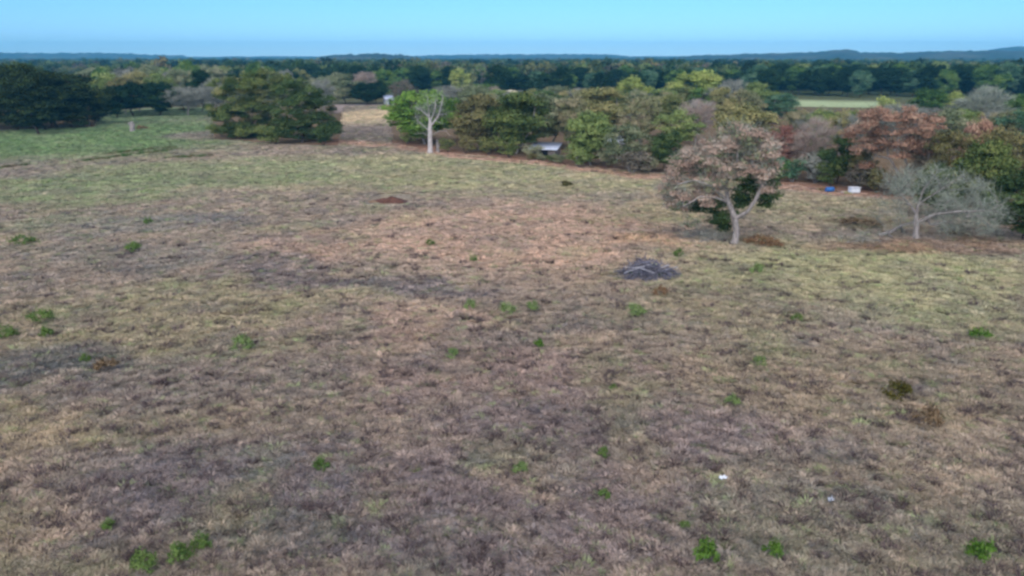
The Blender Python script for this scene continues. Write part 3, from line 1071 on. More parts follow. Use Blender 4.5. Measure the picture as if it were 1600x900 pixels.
stems = [[(1146, 386, 0), (1151, 362, 0), (1148, 342, 0)],
         [(1148, 342, 0), (1138, 318, .3), (1134, 295, .5), (1140, 272, .4), (1128, 250, .2), (1115, 235, 0)],
         [(1148, 346, 0), (1168, 330, -.4), (1180, 312, -.6), (1190, 288, -.6), (1182, 268, -.4), (1172, 245, 0)],
         [(1136, 305, -.5), (1112, 288, -1.2), (1088, 278, -1.6), (1062, 284, -1.6)],
         [(1138, 318, .3), (1118, 306, -1.0), (1095, 304, -1.4), (1070, 318, -1.5)],
         [(1140, 272, .4), (1152, 250, -.6), (1152, 228, -.8)]]
t, cc, br, rr, s = own_tree('oak_tree', 'half dead grey oak with pinkish dry crown standing alone in the field', B, stems, cen, None, 0, 0, 0, None, 'bark_grey', 21, tip_r=0.022, power=.525)
sel = rr.uniform(0, 1, len(cc)) < 0.68
leaf_part('crown', t, cc[sel], rr.uniform(.42, .9, sel.sum()), 300, .21, .6, 'dry_pink', rr)
leaf_part('crown', t, cc[~sel], rr.uniform(.4, .8, (~sel).sum()), 150, .20, .6, 'grey_olive', rr)
twig_part('twigs', t, br, 6500, .6, .013, 'pale_twigs', rr, .08)
low = []
for (u, v, ru, rv, dp, n) in [(1162, 290, 16, 24, 1.2, 16), (1198, 300, 18, 26, 1.2, 26), (1182, 286, 16, 18, 1.2, 12), (1108, 322, 28, 10, 1.2, 13), (1126, 350, 14, 14, 1.0, 12), (1204, 276, 10, 14, .8, 6), (1160, 316, 12, 14, 1, 8), (1082, 326, 9, 6, .6, 4), (1130, 330, 20, 12, 1, 7)]:
    low += ell(n, rr, u, v, ru, rv, dp)
low = np.array([local(P(*B), u, v, dy + .9, .3) for (u, v, dy) in low])
leaf_part('shoots', t, low, rr.uniform(.55, 1.0, len(low)), 280, .19, .6, 'deep_oak', rr)

# the rust brown oak
rr = np.random.default_rng(23)
B = (1412, 304)
cen = []
for (u, v, ru, rv, dp, n) in [(1395, 180, 50, 13, 3.6, 30), (1350, 200, 34, 18, 3.2, 22), (1440, 196, 40, 16, 3.4, 24), (1390, 215, 56, 20, 3.6, 32), (1460, 218, 26, 18, 3, 12), (1350, 232, 26, 20, 2.6, 10), (1425, 236, 50, 14, 3, 14), (1348, 262, 12, 18, 1.6, 5)]:
    cen += ell(n, rr, u, v, ru, rv, dp)
stems = [[(1412, 306, 0), (1412, 285, 0)], [(1412, 285, 0), (1400, 265, 0), (1390, 248, .2), (1368, 244, .6)], [(1412, 285, 0), (1418, 258, -.3), (1410, 232, -.2)], [(1412, 285, 0), (1444, 268, -.4), (1452, 240, -.4), (1450, 220, 0)], [(1390, 248, .2), (1385, 220, 0)]]
t, cc, br, rr, s = own_tree('oak_tree', 'rust brown oak with broad dry crown at the wood edge', B, stems, cen, None, 0, 0, 0, None, 'bark_grey', 23, tip_r=0.026)
leaf_part('crown', t, cc, rr.uniform(.65, 1.2, len(cc)), 170, .24, .6, 'rust', rr, .6)
twig_part('twigs', t, br, 2600, .6, .014, 'pale_twigs', rr, .08)

# the silvery bare tree in front of it
rr = np.random.default_rng(25)
B = (1430, 377)
cen = []
for (u, v, ru, rv, dp, n) in [(1445, 288, 60, 30, 3.4, 34), (1505, 305, 52, 32, 3.2, 40), (1405, 300, 36, 28, 2.8, 18), (1540, 332, 34, 26, 2.4, 24), (1470, 335, 60, 22, 3, 22), (1395, 335, 28, 16, 2, 8), (1495, 355, 60, 14, 2.4, 14)]:
    cen += ell(n, rr, u, v, ru, rv, dp)
stems = [[(1430, 379, 0), (1432, 350, 0), (1434, 322, 0)], [(1433, 335, 0), (1412, 312, .4), (1392, 292, .8), (1380, 280, 1.0)], [(1434, 322, 0), (1442, 298, -.2), (1462, 272, 0)], [(1432, 352, 0), (1408, 352, -.6), (1385, 362, -1.0), (1372, 374, -1.2)],
         [(1432, 345, 0), (1462, 335, -.4), (1500, 330, -.7), (1548, 328, -1.0)], [(1434, 325, 0), (1470, 296, -.6), (1506, 274, -.8)]]
t, cc, br, rr, s = own_tree('bare_tree', 'silvery leafless tree with fine twigs at the right of the field', B, stems, cen, None, 0, 0, 0, None, 'bark_grey', 25, tip_r=0.022, power=.56)
twig_part('twigs', t, br, 7500, .65, .013, 'pale_twigs', rr, .07, .15)

# the bare white snag at the wood edge
rr = np.random.default_rng(27)
B = (672, 239)
stems = [[(672, 241, 0), (672, 222, 0), (672, 205, 0), (672, 190, 0), (670, 168, 0), (668, 150, .3)], [(672, 200, 0), (684, 182, -.5), (690, 162, -.8), (692, 150, -.8)], [(672, 205, 0), (660, 195, .4), (652, 188, .6)],
         [(672, 212, 0), (660, 207, -.5), (648, 208, -1.0)], [(673, 212, 0), (684, 204, -.6), (696, 203, -1.0), (702, 210, -1.1)], [(672, 190, 0), (680, 170, .6), (680, 155, .8)], [(670, 185, 0), (658, 172, .4), (648, 166, .8)]]
cen = ell(30, rr, 675, 166, 22, 24, 2.0) + ell(8, rr, 690, 175, 14, 20, 1.6) + ell(6, rr, 654, 182, 9, 14, 1.4)
t, cc, br, rr, s = own_tree('dead_tree', 'bare bleached dead tree trunk in front of the bright green tree', B, stems, cen, None, 0, 0, 0, None, 'bark_pale', 27, tip_r=0.03, power=.73)
twig_part('twigs', t, br, 1500, .8, .014, 'pale_twigs', rr, .12)
sp = P(684, 238)
rr = np.random.default_rng(28)
st = thing('stump', 'short grey broken stump right beside the bleached dead tree', 'stump', (sp[0], sp[1], gz(sp) - .05))
br = grow([[(0, 0, -.1), (.05, 0, .8), (-.05, .1, 1.9)], [(0, 0, .8), (.35, 0, 1.5)]], [(-.1, .1, 2.3), (.5, 0, 1.7), (0, -.2, 2.2)], rr, 0.16, .5, .05)
V, Fq = tubes(br, 8, .5)
link('trunk', fast_mesh('stump_trunk', V, Fq, 4, [M['bark_grey']], None, None, True), st)
# ------------------------------------------------------------------ scattering (grass, far wood): geometry nodes on a cloud of points
def scatter(name, pts, rotz, scale, idx, tint, protos, tilt=None):
    me = bpy.data.meshes.new(name)
    n = len(pts)
    me.vertices.add(n)
    me.vertices.foreach_set('co', np.ascontiguousarray(pts, dtype=np.float32).ravel())
    a = me.attributes.new('rot', 'FLOAT_VECTOR', 'POINT')
    r = np.zeros((n, 3), np.float32)
    r[:, 2] = rotz
    if tilt is not None:
        r[:, :2] = tilt
    a.data.foreach_set('vector', r.ravel())
    a = me.attributes.new('scl', 'FLOAT_VECTOR', 'POINT')
    a.data.foreach_set('vector', np.ascontiguousarray(scale, dtype=np.float32).ravel())
    a = me.attributes.new('pick', 'INT', 'POINT')
    a.data.foreach_set('value', np.ascontiguousarray(idx, dtype=np.int32))
    a = me.attributes.new('tint', 'FLOAT_VECTOR', 'POINT')
    a.data.foreach_set('vector', np.ascontiguousarray(tint, dtype=np.float32).ravel())
    me.update()
    col = bpy.data.collections.new(name + ' pieces')
    for k, pm in enumerate(protos):
        po = bpy.data.objects.new('%s piece %02d' % (name, k), pm)
        col.objects.link(po)
    ng = bpy.data.node_groups.new(name + ' scatter', 'GeometryNodeTree')
    ng.interface.new_socket('Geometry', in_out='INPUT', socket_type='NodeSocketGeometry')
    ng.interface.new_socket('Geometry', in_out='OUTPUT', socket_type='NodeSocketGeometry')
    gi = ng.nodes.new('NodeGroupInput')
    go = ng.nodes.new('NodeGroupOutput')
    ci = ng.nodes.new('GeometryNodeCollectionInfo')
    ci.inputs['Collection'].default_value = col
    ci.inputs['Separate Children'].default_value = True
    ci.inputs['Reset Children'].default_value = True
    ip = ng.nodes.new('GeometryNodeInstanceOnPoints')
    ip.inputs['Pick Instance'].default_value = True

    def named(nm, tp):
        q = ng.nodes.new('GeometryNodeInputNamedAttribute')
        q.data_type = tp
        q.inputs['Name'].default_value = nm
        return q.outputs['Attribute']
    ng.links.new(gi.outputs[0], ip.inputs['Points'])
    ng.links.new(ci.outputs[0], ip.inputs['Instance'])
    ng.links.new(named('pick', 'INT'), ip.inputs['Instance Index'])
    e2r = ng.nodes.new('FunctionNodeEulerToRotation')
    ng.links.new(named('rot', 'FLOAT_VECTOR'), e2r.inputs[0])
    ng.links.new(e2r.outputs[0], ip.inputs['Rotation'])
    ng.links.new(named('scl', 'FLOAT_VECTOR'), ip.inputs['Scale'])
    ng.links.new(ip.outputs[0], go.inputs[0])
    o = link(name, me)
    md = o.modifiers.new('scatter', 'NODES')
    md.node_group = ng
    return o


def tint_mat(name, lo, hi, transl=0.2):
    m, nt, out = mat_new(name)
    at = nt.nodes.new('ShaderNodeAttribute')
    at.attribute_type = 'INSTANCER'
    at.attribute_name = 'tint'
    tn = nt.nodes.new('ShaderNodeAttribute')
    tn.attribute_name = 'tone'
    mr = nt.nodes.new('ShaderNodeMapRange')
    mr.inputs['To Min'].default_value = lo
    mr.inputs['To Max'].default_value = hi
    nt.links.new(tn.outputs['Fac'], mr.inputs['Value'])
    vm = nt.nodes.new('ShaderNodeVectorMath')
    vm.operation = 'SCALE'
    nt.links.new(at.outputs['Vector'], vm.inputs[0])
    nt.links.new(mr.outputs[0], vm.inputs['Scale'])
    d = nt.nodes.new('ShaderNodeBsdfDiffuse')
    t = nt.nodes.new('ShaderNodeBsdfTranslucent')
    mx = nt.nodes.new('ShaderNodeMixShader')
    mx.inputs[0].default_value = transl
    nt.links.new(vm.outputs[0], d.inputs['Color'])
    nt.links.new(vm.outputs[0], t.inputs['Color'])
    nt.links.new(d.outputs[0], mx.inputs[1])
    nt.links.new(t.outputs[0], mx.inputs[2])
    nt.links.new(mx.outputs[0], out.inputs['Surface'])
    return m


def tuft_mesh(name, seed, n, rad, h, bw, mat, lean=0.55):
    rng = np.random.default_rng(seed)
    a = rng.uniform(0, 2 * np.pi, n)
    q = np.sqrt(rng.uniform(0, 1, n)) * rad
    root = np.stack([np.cos(a) * q, np.sin(a) * q, np.full(n, -0.03)], 1)
    out = np.stack([np.cos(a), np.sin(a), np.zeros(n)], 1)
    d = unit(out * (lean * q / rad)[:, None] + rng.normal(0, .3, (n, 3)) * np.array([1, 1, .1]) + np.array([0, 0, 1.0]))
    L = (h * rng.uniform(.45, 1.15, n))[:, None]
    side = unit(np.cross(d, rng.normal(0, 1, (n, 3))))
    w = (bw * rng.uniform(.6, 1.4, n))[:, None]
    mid = root + d * L * .6
    tip = root + d * L + (out + rng.normal(0, .4, (n, 3))) * L * .28 * np.array([1, 1, 0]) - np.array([0, 0, 1.0]) * L * .12
    V = np.stack([root - side * w, root + side * w, mid + side * w * .8, tip, mid - side * w * .8], 1).reshape(-1, 3)
    i = np.arange(n)[:, None] * 5
    Fq = np.concatenate([i + np.array([[0, 1, 2, 4]])], 0)
    tone = np.clip(rng.uniform(0, 1) * .4 + rng.uniform(0, .6, n), 0, 1)
    q4 = np.concatenate([i + np.array([[0, 1, 2, 4]])])
    t4 = np.concatenate([i + np.array([[4, 2, 3, 3]])])
    # tips as triangles drawn as quads with a tiny end
    V2 = np.stack([root - side * w, root + side * w, mid + side * w * .8, mid - side * w * .8, tip + side * w * .15, tip - side * w * .15], 1).reshape(-1, 3)
    i = np.arange(n)[:, None] * 6
    Fq = np.concatenate([i + np.array([[0, 1, 2, 3]]), i + np.array([[3, 2, 4, 5]])])
    return fast_mesh(name, V2, Fq, 4, [mat], np.concatenate([tone * .8, tone]))


GM = tint_mat('dry pasture grass blades', 0.72, 1.38)
tufts = [tuft_mesh('tuft%d' % k, 500 + k, [80, 90, 70, 100, 80][k], [.15, .19, .13, .22, .17][k], [.22, .20, .27, .16, .18][k], [.011, .012, .010, .013, .012][k], GM, .8) for k in range(5)]
rng = np.random.default_rng(5)
N = 560000
# points spread evenly over the wedge of field the camera overlooks, thinner with distance
ang = np.radians(rng.uniform(-42, 42, N))
q = rng.uniform(0, 1, N)
r0, r1, e = 15.0, 290.0, 0.35
rad = (r0 ** e + q * (r1 ** e - r0 ** e)) ** (1 / e)
x = np.sin(ang) * rad
y = np.cos(ang) * rad
ok = in_poly(x, y, FIELD)
c, bare, pur = field_colour(x, y)
ok &= rng.uniform(0, 1, N) > bare * 0.85
cover = fbm(x, y, 1.3, 66, 2)
ok &= rng.uniform(0, 1, N) < np.maximum(np.interp(cover, [.28, .48, .66], [.25, .8, 1.0]), np.interp(rad, [40, 90], [0, .7])) * np.interp(rad, [20, 45], [.6, 1.0])
for (u, v, ru) in [(1010, 428, 46), (608, 314, 50)]:
    p0 = P(u, v)
    ok &= np.hypot(x - p0[0], (y - p0[1]) * .6) > ru * math.hypot(*p0) / F * .8
x, y, rad, c, pur = x[ok], y[ok], rad[ok], c[ok], pur[ok]
n = len(x)
kind = rng.uniform(0, 1, n)
straw = np.array([172., 151., 134.])
grey = np.array([102., 98., 102.])
green = np.array([114., 136., 84.])
greenness = np.clip((c[:, 1] - c[:, 0]) / 18.0 + 0.10, 0.05, 1)
pg = vnoise(x, y, 0.9, 71)
mixk = np.where(kind < .38, 1, np.where(kind < .66, 2, 0))
w = (rng.uniform(.15, .55, n) * np.where(mixk == 0, 0.1, 1) * (1 - .6 * pur))[:, None]
tgt = np.where((mixk == 1)[:, None], straw, grey)
tc = c * (1 - w) + tgt * w
isg = (rng.uniform(0, 1, n) < 0.05 + 0.26 * greenness * pg)[:, None]
tc = np.where(isg, tc * .45 + green * .55, tc)
tc = tc * (rng.normal(1.02, .12, (n, 1)).clip(.7, 1.35))
s = np.interp(rad, [20, 60, 150, 280], [.85, 1.1, 1.7, 2.4]) * rng.uniform(.55, 1.45, n)
tall = np.where(kind < .38, 1.15, .8)
stalk = kind > 1 - np.interp(rad, [25, 45, 80, 120], [.05, .03, .006, 0])
tc = np.where(stalk[:, None], np.array([78., 68., 66.]) * rng.uniform(.8, 1.25, (n, 1)), tc)
tall = np.where(stalk, 1.7, tall)
z = ground_z(x, y)
SC = np.stack([s, s, s * tall * np.interp(rad, [20, 150], [1, .6])], 1)
PT = np.stack([x, y, z], 1)
# banks of darker, taller grass on the steps at the left
ex = []
for rd in RIDGES:
    for (a, b) in zip(rd[:-1], rd[1:]):
        L = np.linalg.norm(b - a)
        m = int(L * 7)
        t_ = rng.uniform(0, 1, m)[:, None]
        ex.append(a + (b - a) * t_ + rng.normal(0, 1, (m, 2)) * np.array([.4, 1.1]))
ex = np.concatenate(ex)
PT = np.concatenate([PT, np.stack([ex[:, 0], ex[:, 1], ground_z(ex[:, 0], ex[:, 1])], 1)])
m = len(ex)
SC = np.concatenate([SC, np.stack([np.full(m, 1.8), np.full(m, 1.8), rng.uniform(1.6, 3.0, m)], 1)])
brown = rng.uniform(0, 1, (m, 1)) < .35
tc = np.concatenate([tc, np.where(brown, np.array([92., 84., 58.]), np.array([62., 88., 44.])) * rng.uniform(.8, 1.15, (m, 1))])
n = len(PT)
print('tufts', n)
o = scatter('grass', PT, rng.uniform(0, 6.28, n), SC, rng.integers(0, 5, n), lin(np.clip(tc, 0, 255)) * GK * 1.25, tufts, rng.normal(0, .12, (n, 2)))
o['kind'] = 'stuff'


# ------------------------------------------------------------------ the far wood, one mass to the horizon
FM = tint_mat('far wood leaves', 0.55, 1.3, .2)
far_protos = []
for k in range(5):
    rg = np.random.default_rng(600 + k)
    cen = crown_centres(22, rg, 4.0, 4.2, 5.2, 1.0, 5, .45)
    C, Nn, Tn = crown_points(cen, rg.uniform(1.2, 2.1, 22), 11, rg)
    V, Fq, tone = leaf_quads(C, Nn, 1.05, .7, rg, Tn)
    far_protos.append(fast_mesh('far_crown%d' % k, V, Fq, 4, [FM], tone))
N = 62000
ang = np.radians(rng.uniform(-44, 44, N))
q = rng.uniform(0, 1, N)
rad = (430.0 ** 1.1 + q * (3300.0 ** 1.1 - 430.0 ** 1.1)) ** (1 / 1.1)
x = np.sin(ang) * rad
y = np.cos(ang) * rad
clear = fbm(x, y * .55, 260, 81, 2)
ok = clear < .60
for (u0, u1, d0, d1, cc) in CLEARINGS:
    a0 = math.atan2(*at_dist(u0 - 4, 100))
    a1 = math.atan2(*at_dist(u1 + 4, 100))
    ok &= ~((ang > a0) & (ang < a1) & (rad > d0 * .9) & (rad < d1))
x, y, rad = x[ok], y[ok], rad[ok]
n = len(x)
pal = np.array([(40, 58, 38), (56, 78, 46), (72, 96, 56), (96, 112, 66), (116, 122, 80), (106, 102, 90), (132, 124, 84), (46, 66, 48)], float)
ci = np.clip((fbm(x, y, 90, 83, 2) * 5 + rng.normal(0, 1.5, n)), 0, 7).astype(int)
tc = pal[ci] * rng.uniform(.85, 1.15, (n, 1))
s = rng.uniform(.75, 1.3, n)
SC = np.stack([s * 1.15, s * 1.15, s * np.clip(rng.normal(1.05, .16, n), .7, 1.4)], 1)
o = scatter('far_wood', np.stack([x, y, np.full(n, -.2)], 1), rng.uniform(0, 6.28, n), SC, rng.integers(0, 5, n), lin(tc), far_protos)
o['kind'] = 'stuff'


# ------------------------------------------------------------------ weeds, each clump a thing of its own
def weed_mesh(name, seed, n, r, h, leaf, mat):
    rng = np.random.default_rng(seed)
    k = 16
    a = rng.uniform(0, 6.2832, k)
    q = np.sqrt(rng.uniform(0, 1, k)) * .8
    cen = np.stack([np.cos(a) * q * r, np.sin(a) * q * r, h * (.72 * (1 - q ** 2) + .12) * rng.uniform(.7, 1.2, k)], 1)
    C, Nn, Tn = crown_points(cen, rng.uniform(r * .26, r * .46, k), n / (k * (r * .36) ** 2), rng, .9)
    Tn = Tn * .6 + .2 + rng.normal(0, .15, len(Tn))
    C[:, 2] = np.maximum(C[:, 2], .03)
    V, Fq, tone = leaf_quads(C, Nn, leaf, .42, rng, Tn)
    return fast_mesh(name, V, Fq, 4, [M[mat]], tone)


WM = {}
for mt in ('fresh_weed', 'weed', 'pale_weed', 'dark_weed', 'brown_weed', 'orange_weed'):
    for k in range(3):
        WM[mt, k] = weed_mesh(mt + str(k), 700 + k * 7 + len(mt), 520, .5, .55, .11, mt)
WEEDS = [
    (1102, 884, 50, 'fresh_weed', 'largest bright green weed clump, at the bottom edge of the picture'),
    (1206, 872, 34, 'fresh_weed', 'bright green weed just right of the largest clump at the bottom edge'),
    (1533, 880, 46, 'fresh_weed', 'bright green weed in the bottom right corner'),
    (502, 738, 30, 'weed', 'tall fresh green weed alone in the lower left foreground'),
    (944, 718, 24, 'weed', 'green weed above the other in the pair left of the white scrap'),
    (944, 784, 24, 'weed', 'green weed below the other in the pair left of the white scrap'),
    (842, 550, 22, 'fresh_weed', 'small vivid green weed in the middle of the field'),
    (958, 615, 16, 'weed', 'tiny green weed right below the vivid green weed in mid field'),
    (1530, 537, 34, 'fresh_weed', 'bright green weed at the right side below the pale grass'),
    (1143, 638, 26, 'pale_weed', 'dull green weed in the lower right, left of the dark olive bush'),
    (993, 498, 38, 'pale_weed', 'pale green weed clump below the brush pile'),
    (793, 497, 32, 'pale_weed', 'pale green weed left of the one below the brush pile'),
    (832, 492, 26, 'pale_weed', 'pale green weed between two others below and left of the brush pile'),
    (1245, 505, 20, 'weed', 'small green weed right of the pale clump below the brush pile'),
    (64, 503, 38, 'weed', 'bright green weed near the left edge at mid height'),
    (10, 527, 30, 'weed', 'green weed cut by the left picture edge'),
    (72, 526, 24, 'weed', 'small green weed just below the bright one near the left edge'),
    (380, 548, 40, 'pale_weed', 'yellowish green weed patch left of the middle foreground'),
    (316, 862, 34, 'weed', 'green weed at the bottom left, upper right of three'),
    (280, 884, 44, 'weed', 'green weed at the bottom left, middle of three'),
    (228, 896, 44, 'weed', 'green weed at the bottom left, lowest of three'),
    (170, 832, 22, 'weed', 'small green weed at the lower left edge of the dark grass'),
    (133, 563, 18, 'weed', 'tiny green weed beside the brown dead weed at the left'),
    (210, 395, 30, 'weed', 'low green weed on the grey grass at the upper left of the field'),
    (232, 352, 16, 'weed', 'tiny green weed on the grey grass above the low green one'),
    (35, 384, 36, 'weed', 'dark green weed at the left edge level with the brush pile top'),
    (734, 488, 24, 'pale_weed', 'faint green weed left of the pale weeds in mid field'),
    (1187, 576, 24, 'pale_weed', 'yellow green weed in the right half below the brush pile'),
    (672, 386, 16, 'weed', 'tiny green weed on the orange tan grass in the middle'),
    (1182, 430, 26, 'pale_weed', 'pale green weed below the half dead grey oak'),
    (708, 566, 26, 'pale_weed', 'dull green weed left of the vivid green weed in mid field'),
    (812, 746, 30, 'pale_weed', 'greyish green weed in the foreground left of the weed pair'),
    (1070, 828, 18, 'weed', 'small green weed above the largest clump at the bottom edge'),
    (1402, 626, 52, 'dark_weed', 'dark olive dry bush in the lower right of the field'),
    (1447, 668, 46, 'brown_weed', 'dark brown dead weed below the dark olive bush'),
    (168, 580, 40, 'brown_weed', 'brown dead weed at the left of the field'),
    (1032, 468, 26, 'orange_weed', 'small rusty dead weed right below the brush pile'),
    (1185, 384, 56, 'orange_weed', 'rusty orange dead bush right of the half dead oak trunk'),
    (1210, 392, 30, 'orange_weed', 'small rusty dead bush at the right end of the larger rusty one'),
    (220, 202, 22, 'orange_weed', 'rusty dead bush right of the pale stump in the far green grass'),
    (1060, 404, 20, 'weed', 'small dark weed below the half dead oak at its left'),
    (1345, 358, 70, 'brown_weed', 'low brown dead weeds left of the fallen log'),
    (1490, 370, 60, 'brown_weed', 'low brown dead weeds right of the silvery leafless tree trunk'),
    (885, 294, 26, 'dark_weed', 'low dark weed on the pale grass below the wood edge'),
    (290, 174, 28, 'dark_weed', 'low dark weed on the far green grass left of the oak pair'),
    (740, 411, 14, 'weed', 'tiny green weed below another on the orange tan grass'),
]
for k, (u, v, w, mt, lab) in enumerate(WEEDS):
    p = P(u, v)
    d = math.hypot(math.hypot(*p), CAM_H)
    s = px_size(w, d) * .9
    t = tag(link('weed_clump', WM[mt, k % 3], None, (p[0], p[1], gz(p) + .02), k * 1.9, (s, s, min(s, 1.1) * 1.5)), lab, 'weed', 'weed clumps scattered over the field')

# undergrowth along the wood's edge
UNDER = [(636, 226, 205, 30, 'olive_green'), (700, 238, 212, 34, 'olive_brown'), (728, 240, 206, 40, 'brown_olive'), (764, 243, 208, 48, 'olive_brown'), (796, 247, 214, 44, 'olive_oak'),
         (830, 250, 222, 40, 'grey_olive'), (834, 251, 237, 28, 'brown_olive'), (862, 254, 239, 30, 'olive_oak'), (847, 252, 241, 24, 'grey_olive'), (876, 256, 238, 30, 'grey_olive'), (950, 264, 222, 52, 'grey_olive'), (1016, 272, 236, 44, 'grey_olive'), (1060, 276, 240, 44, 'olive_oak'),
         (1216, 285, 244, 40, 'mid_green'), (1300, 291, 246, 46, 'olive_oak'), (1338, 298, 250, 50, 'purple_twigs'), (1372, 302, 256, 44, 'brown_olive'), (1400, 306, 262, 46, 'purple_twigs'), (1452, 312, 262, 56, 'olive_oak'),
         (1500, 322, 272, 60, 'olive_oak'), (1550, 336, 270, 60, 'deep_oak'), (160, 172, 150, 36, 'dark_oak'), (200, 168, 148, 40, 'belt_green'), (235, 167, 146, 40, 'belt_green'), (268, 166, 146, 36, 'grey_twigs'), (305, 166, 146, 34, 'grey_twigs'),
         (20, 205, 170, 60, 'dark_oak'), (70, 203, 168, 60, 'dark_oak'), (118, 201, 168, 54, 'dark_oak'), (345, 214, 192, 32, 'grey_olive'), (430, 226, 190, 60, 'olive_oak'), (505, 228, 190, 44, 'deep_oak')]
KW = {'olive_green': 'yellow green', 'olive_brown': 'olive brown', 'brown_olive': 'brown', 'olive_oak': 'dark olive', 'grey_olive': 'grey green', 'blue_green': 'blue green', 'mid_green': 'green', 'purple_twigs': 'purple brown', 'deep_oak': 'dark green', 'dark_oak': 'blackish green', 'belt_green': 'dark green', 'grey_twigs': 'grey twiggy'}
NEAR = [(100, 'at the foot of the dark left edge trees'), (325, 'at the back edge of the far green grass'), (520, 'at the foot of the oak pair'), (712, 'at the foot of the bright green tree behind the snag'), (845, 'along the red soil left of the metal roofed shed'),
        (1010, 'along the wood edge right of the metal roofed shed'), (1100, 'at the wood edge left of the half dead oak'), (1290, 'at the wood edge right of the half dead oak'), (1430, 'at the foot of the rust brown oak'), (1700, 'behind the silvery leafless tree')]
under_labels = ['low %s shrub %s' % (KW[mt], [b for a, b in NEAR if u < a][0]) for (u, v, vt, w, mt) in UNDER]
for i, (u, v, vt, w, mt) in enumerate(UNDER):
    lab = under_labels[i]
    same = sorted(UNDER[j][0] for j in range(len(UNDER)) if under_labels[j] == lab)
    if len(same) > 1:
        lab += [', leftmost', ', rightmost', ', middle one'][0 if u == same[0] else 1 if u == same[-1] else 2]
    T(lab, u, 0, vt, w, 'shrub%d' % (int(u) % 2), mt, 'bark_dark', 'undergrowth shrubs along the wood edge', 'shrub', 'shrub', base_v=v, hmin=.8)

# ------------------------------------------------------------------ brush pile
M['stick'] = noise_mat('grey dry sticks', [(74, 74, 84), (108, 108, 120), (146, 146, 154)], 5, .95, .3)
M['stick_pale'] = noise_mat('bleached branch', [(150, 150, 156), (182, 182, 186), (200, 200, 202)], 5, .95, .3)
rng = np.random.default_rng(31)
p = P(1011, 434)
bp_ = thing('brush_pile', 'heap of grey cut branches lying in the open field', 'brush pile', (p[0], p[1], gz(p)))
brs = []
for k in range(400):
    a = rng.uniform(0, 6.28)
    q = rng.uniform(0, 1) ** .6
    c0 = np.array([math.cos(a) * 2.3 * q, math.sin(a) * 1.6 * q, 0])
    top = 1.25 * (1 - q ** 2) + .08
    c0[2] = rng.uniform(.03, top)
    d = unit(np.array([rng.normal(0, 1), rng.normal(0, .8), rng.normal(0, .45)]))
    L = rng.uniform(.5, 2.0)
    pts = np.array([c0 - d * L * .5, c0 + rng.normal(0, .06, 3), c0 + d * L * .5])
    pts[:, 2] = np.maximum(pts[:, 2], .02)
    r = rng.uniform(.010, .032)
    brs.append((pts, np.array([r * 1.2, r, r * .5])))
V, Fq = tubes(brs, 4)
tw = link('sticks', fast_mesh('sticks', V, Fq, 4, [M['stick']], None, None), bp_)
tw['kind'] = 'stuff'
for k in range(12):
    a = rng.uniform(0, 6.28)
    q = rng.uniform(0, .75)
    c0 = np.array([math.cos(a) * 2.2 * q, math.sin(a) * 1.2 * q - .4, 1.15 * (1 - q ** 2) + .12])
    d = unit(np.array([rng.normal(0, 1), rng.normal(0, .4), rng.normal(0, .12)]))
    L = rng.uniform(.8, 1.8)
    pts = np.array([c0 - d * L * .5, c0 - d * L * .15 + rng.normal(0, .05, 3), c0 + d * L * .2 + rng.normal(0, .05, 3), c0 + d * L * .5])
    V, Fq = tubes([(pts, np.array([.035, .032, .026, .014]))], 6)
    link('branch', fast_mesh('pile_branch', V, Fq, 4, [M['stick_pale' if k % 2 else 'stick']], None, None, True), bp_)
cen = np.array([(-.7, -.6, .35), (.5, .2, .8), (-1.2, .1, .3), (.9, -.5, .3)])
leaf_part('leaves', bp_, cen, np.array([.3, .28, .25, .25]), 300, .14, .6, 'mid_green', rng)


# ------------------------------------------------------------------ bare earth mound, stump, log, branches
def mound(label, u, v, wpx, h, cols, seed, name='dirt_mound', cat='mound', asp=.45):
    p = P(u, v)
    w = px_size(wpx, math.hypot(*p))
    nr, na = 14, 36
    V = [(0, 0, h)]
    for i in range(1, nr + 1):
        for j in range(na):
            a = j / na * 6.2832
            q = i / nr
            k = 1 + .22 * math.sin(a * 2 + seed) + .12 * math.sin(a * 5 + seed * 2)
            xx, yy = math.cos(a) * q * w * .5 * k, math.sin(a) * q * w * .5 * asp * k * 1.6
            zz = h * (1 - q) ** 1.2 * (.75 + .6 * float(fbm(np.array([xx + seed * 9]), np.array([yy]), .8, seed, 3)[0])) - .06 * q
            V.append((xx, yy, zz))
    Fs = [(0, 1 + j, 1 + (j + 1) % na) for j in range(na)]
    for i in range(nr - 1):
        for j in range(na):
            a = 1 + i * na + j
            b = 1 + i * na + (j + 1) % na
            Fs.append((a, a + na, b + na, b))
    m = noise_mat(name + ' soil', cols, 2.4, 1.0, .8, 6)
    o = link(name, new_mesh(name, V, Fs, [m], True), None, (p[0], p[1], gz(p)))
    return tag(o, label, cat)


mound('low mound of bare red brown earth in the upper field', 612, 316, 64, .6, [(72, 50, 42), (94, 66, 54), (112, 82, 68)], 3)
mound('small low spill of bare brown earth left of the red mound', 582, 316, 30, .2, [(104, 84, 64), (128, 104, 80), (146, 120, 92)], 5)

p = P(207, 205)
st = thing('stump', 'pale grey broken stump standing in the far green grass', 'stump', (p[0], p[1], gz(p) - .05))
rr = np.random.default_rng(33)
br = grow([[(0, 0, -.1), (0, 0, .9), (.1, 0, 1.7)], [(0, 0, .7), (-.45, .1, 1.5)], [(0, 0, .6), (.5, 0, 1.3)]], [(-.6, .1, 2.0), (.15, .1, 2.2), (.65, 0, 1.7), (-.2, 0, 2.1)], rr, .26, .45, .05)
V, Fq = tubes(br, 8, .4)
link('trunk', fast_mesh('stump_trunk2', V, Fq, 4, [M['bark_grey']], None, None, True), st)

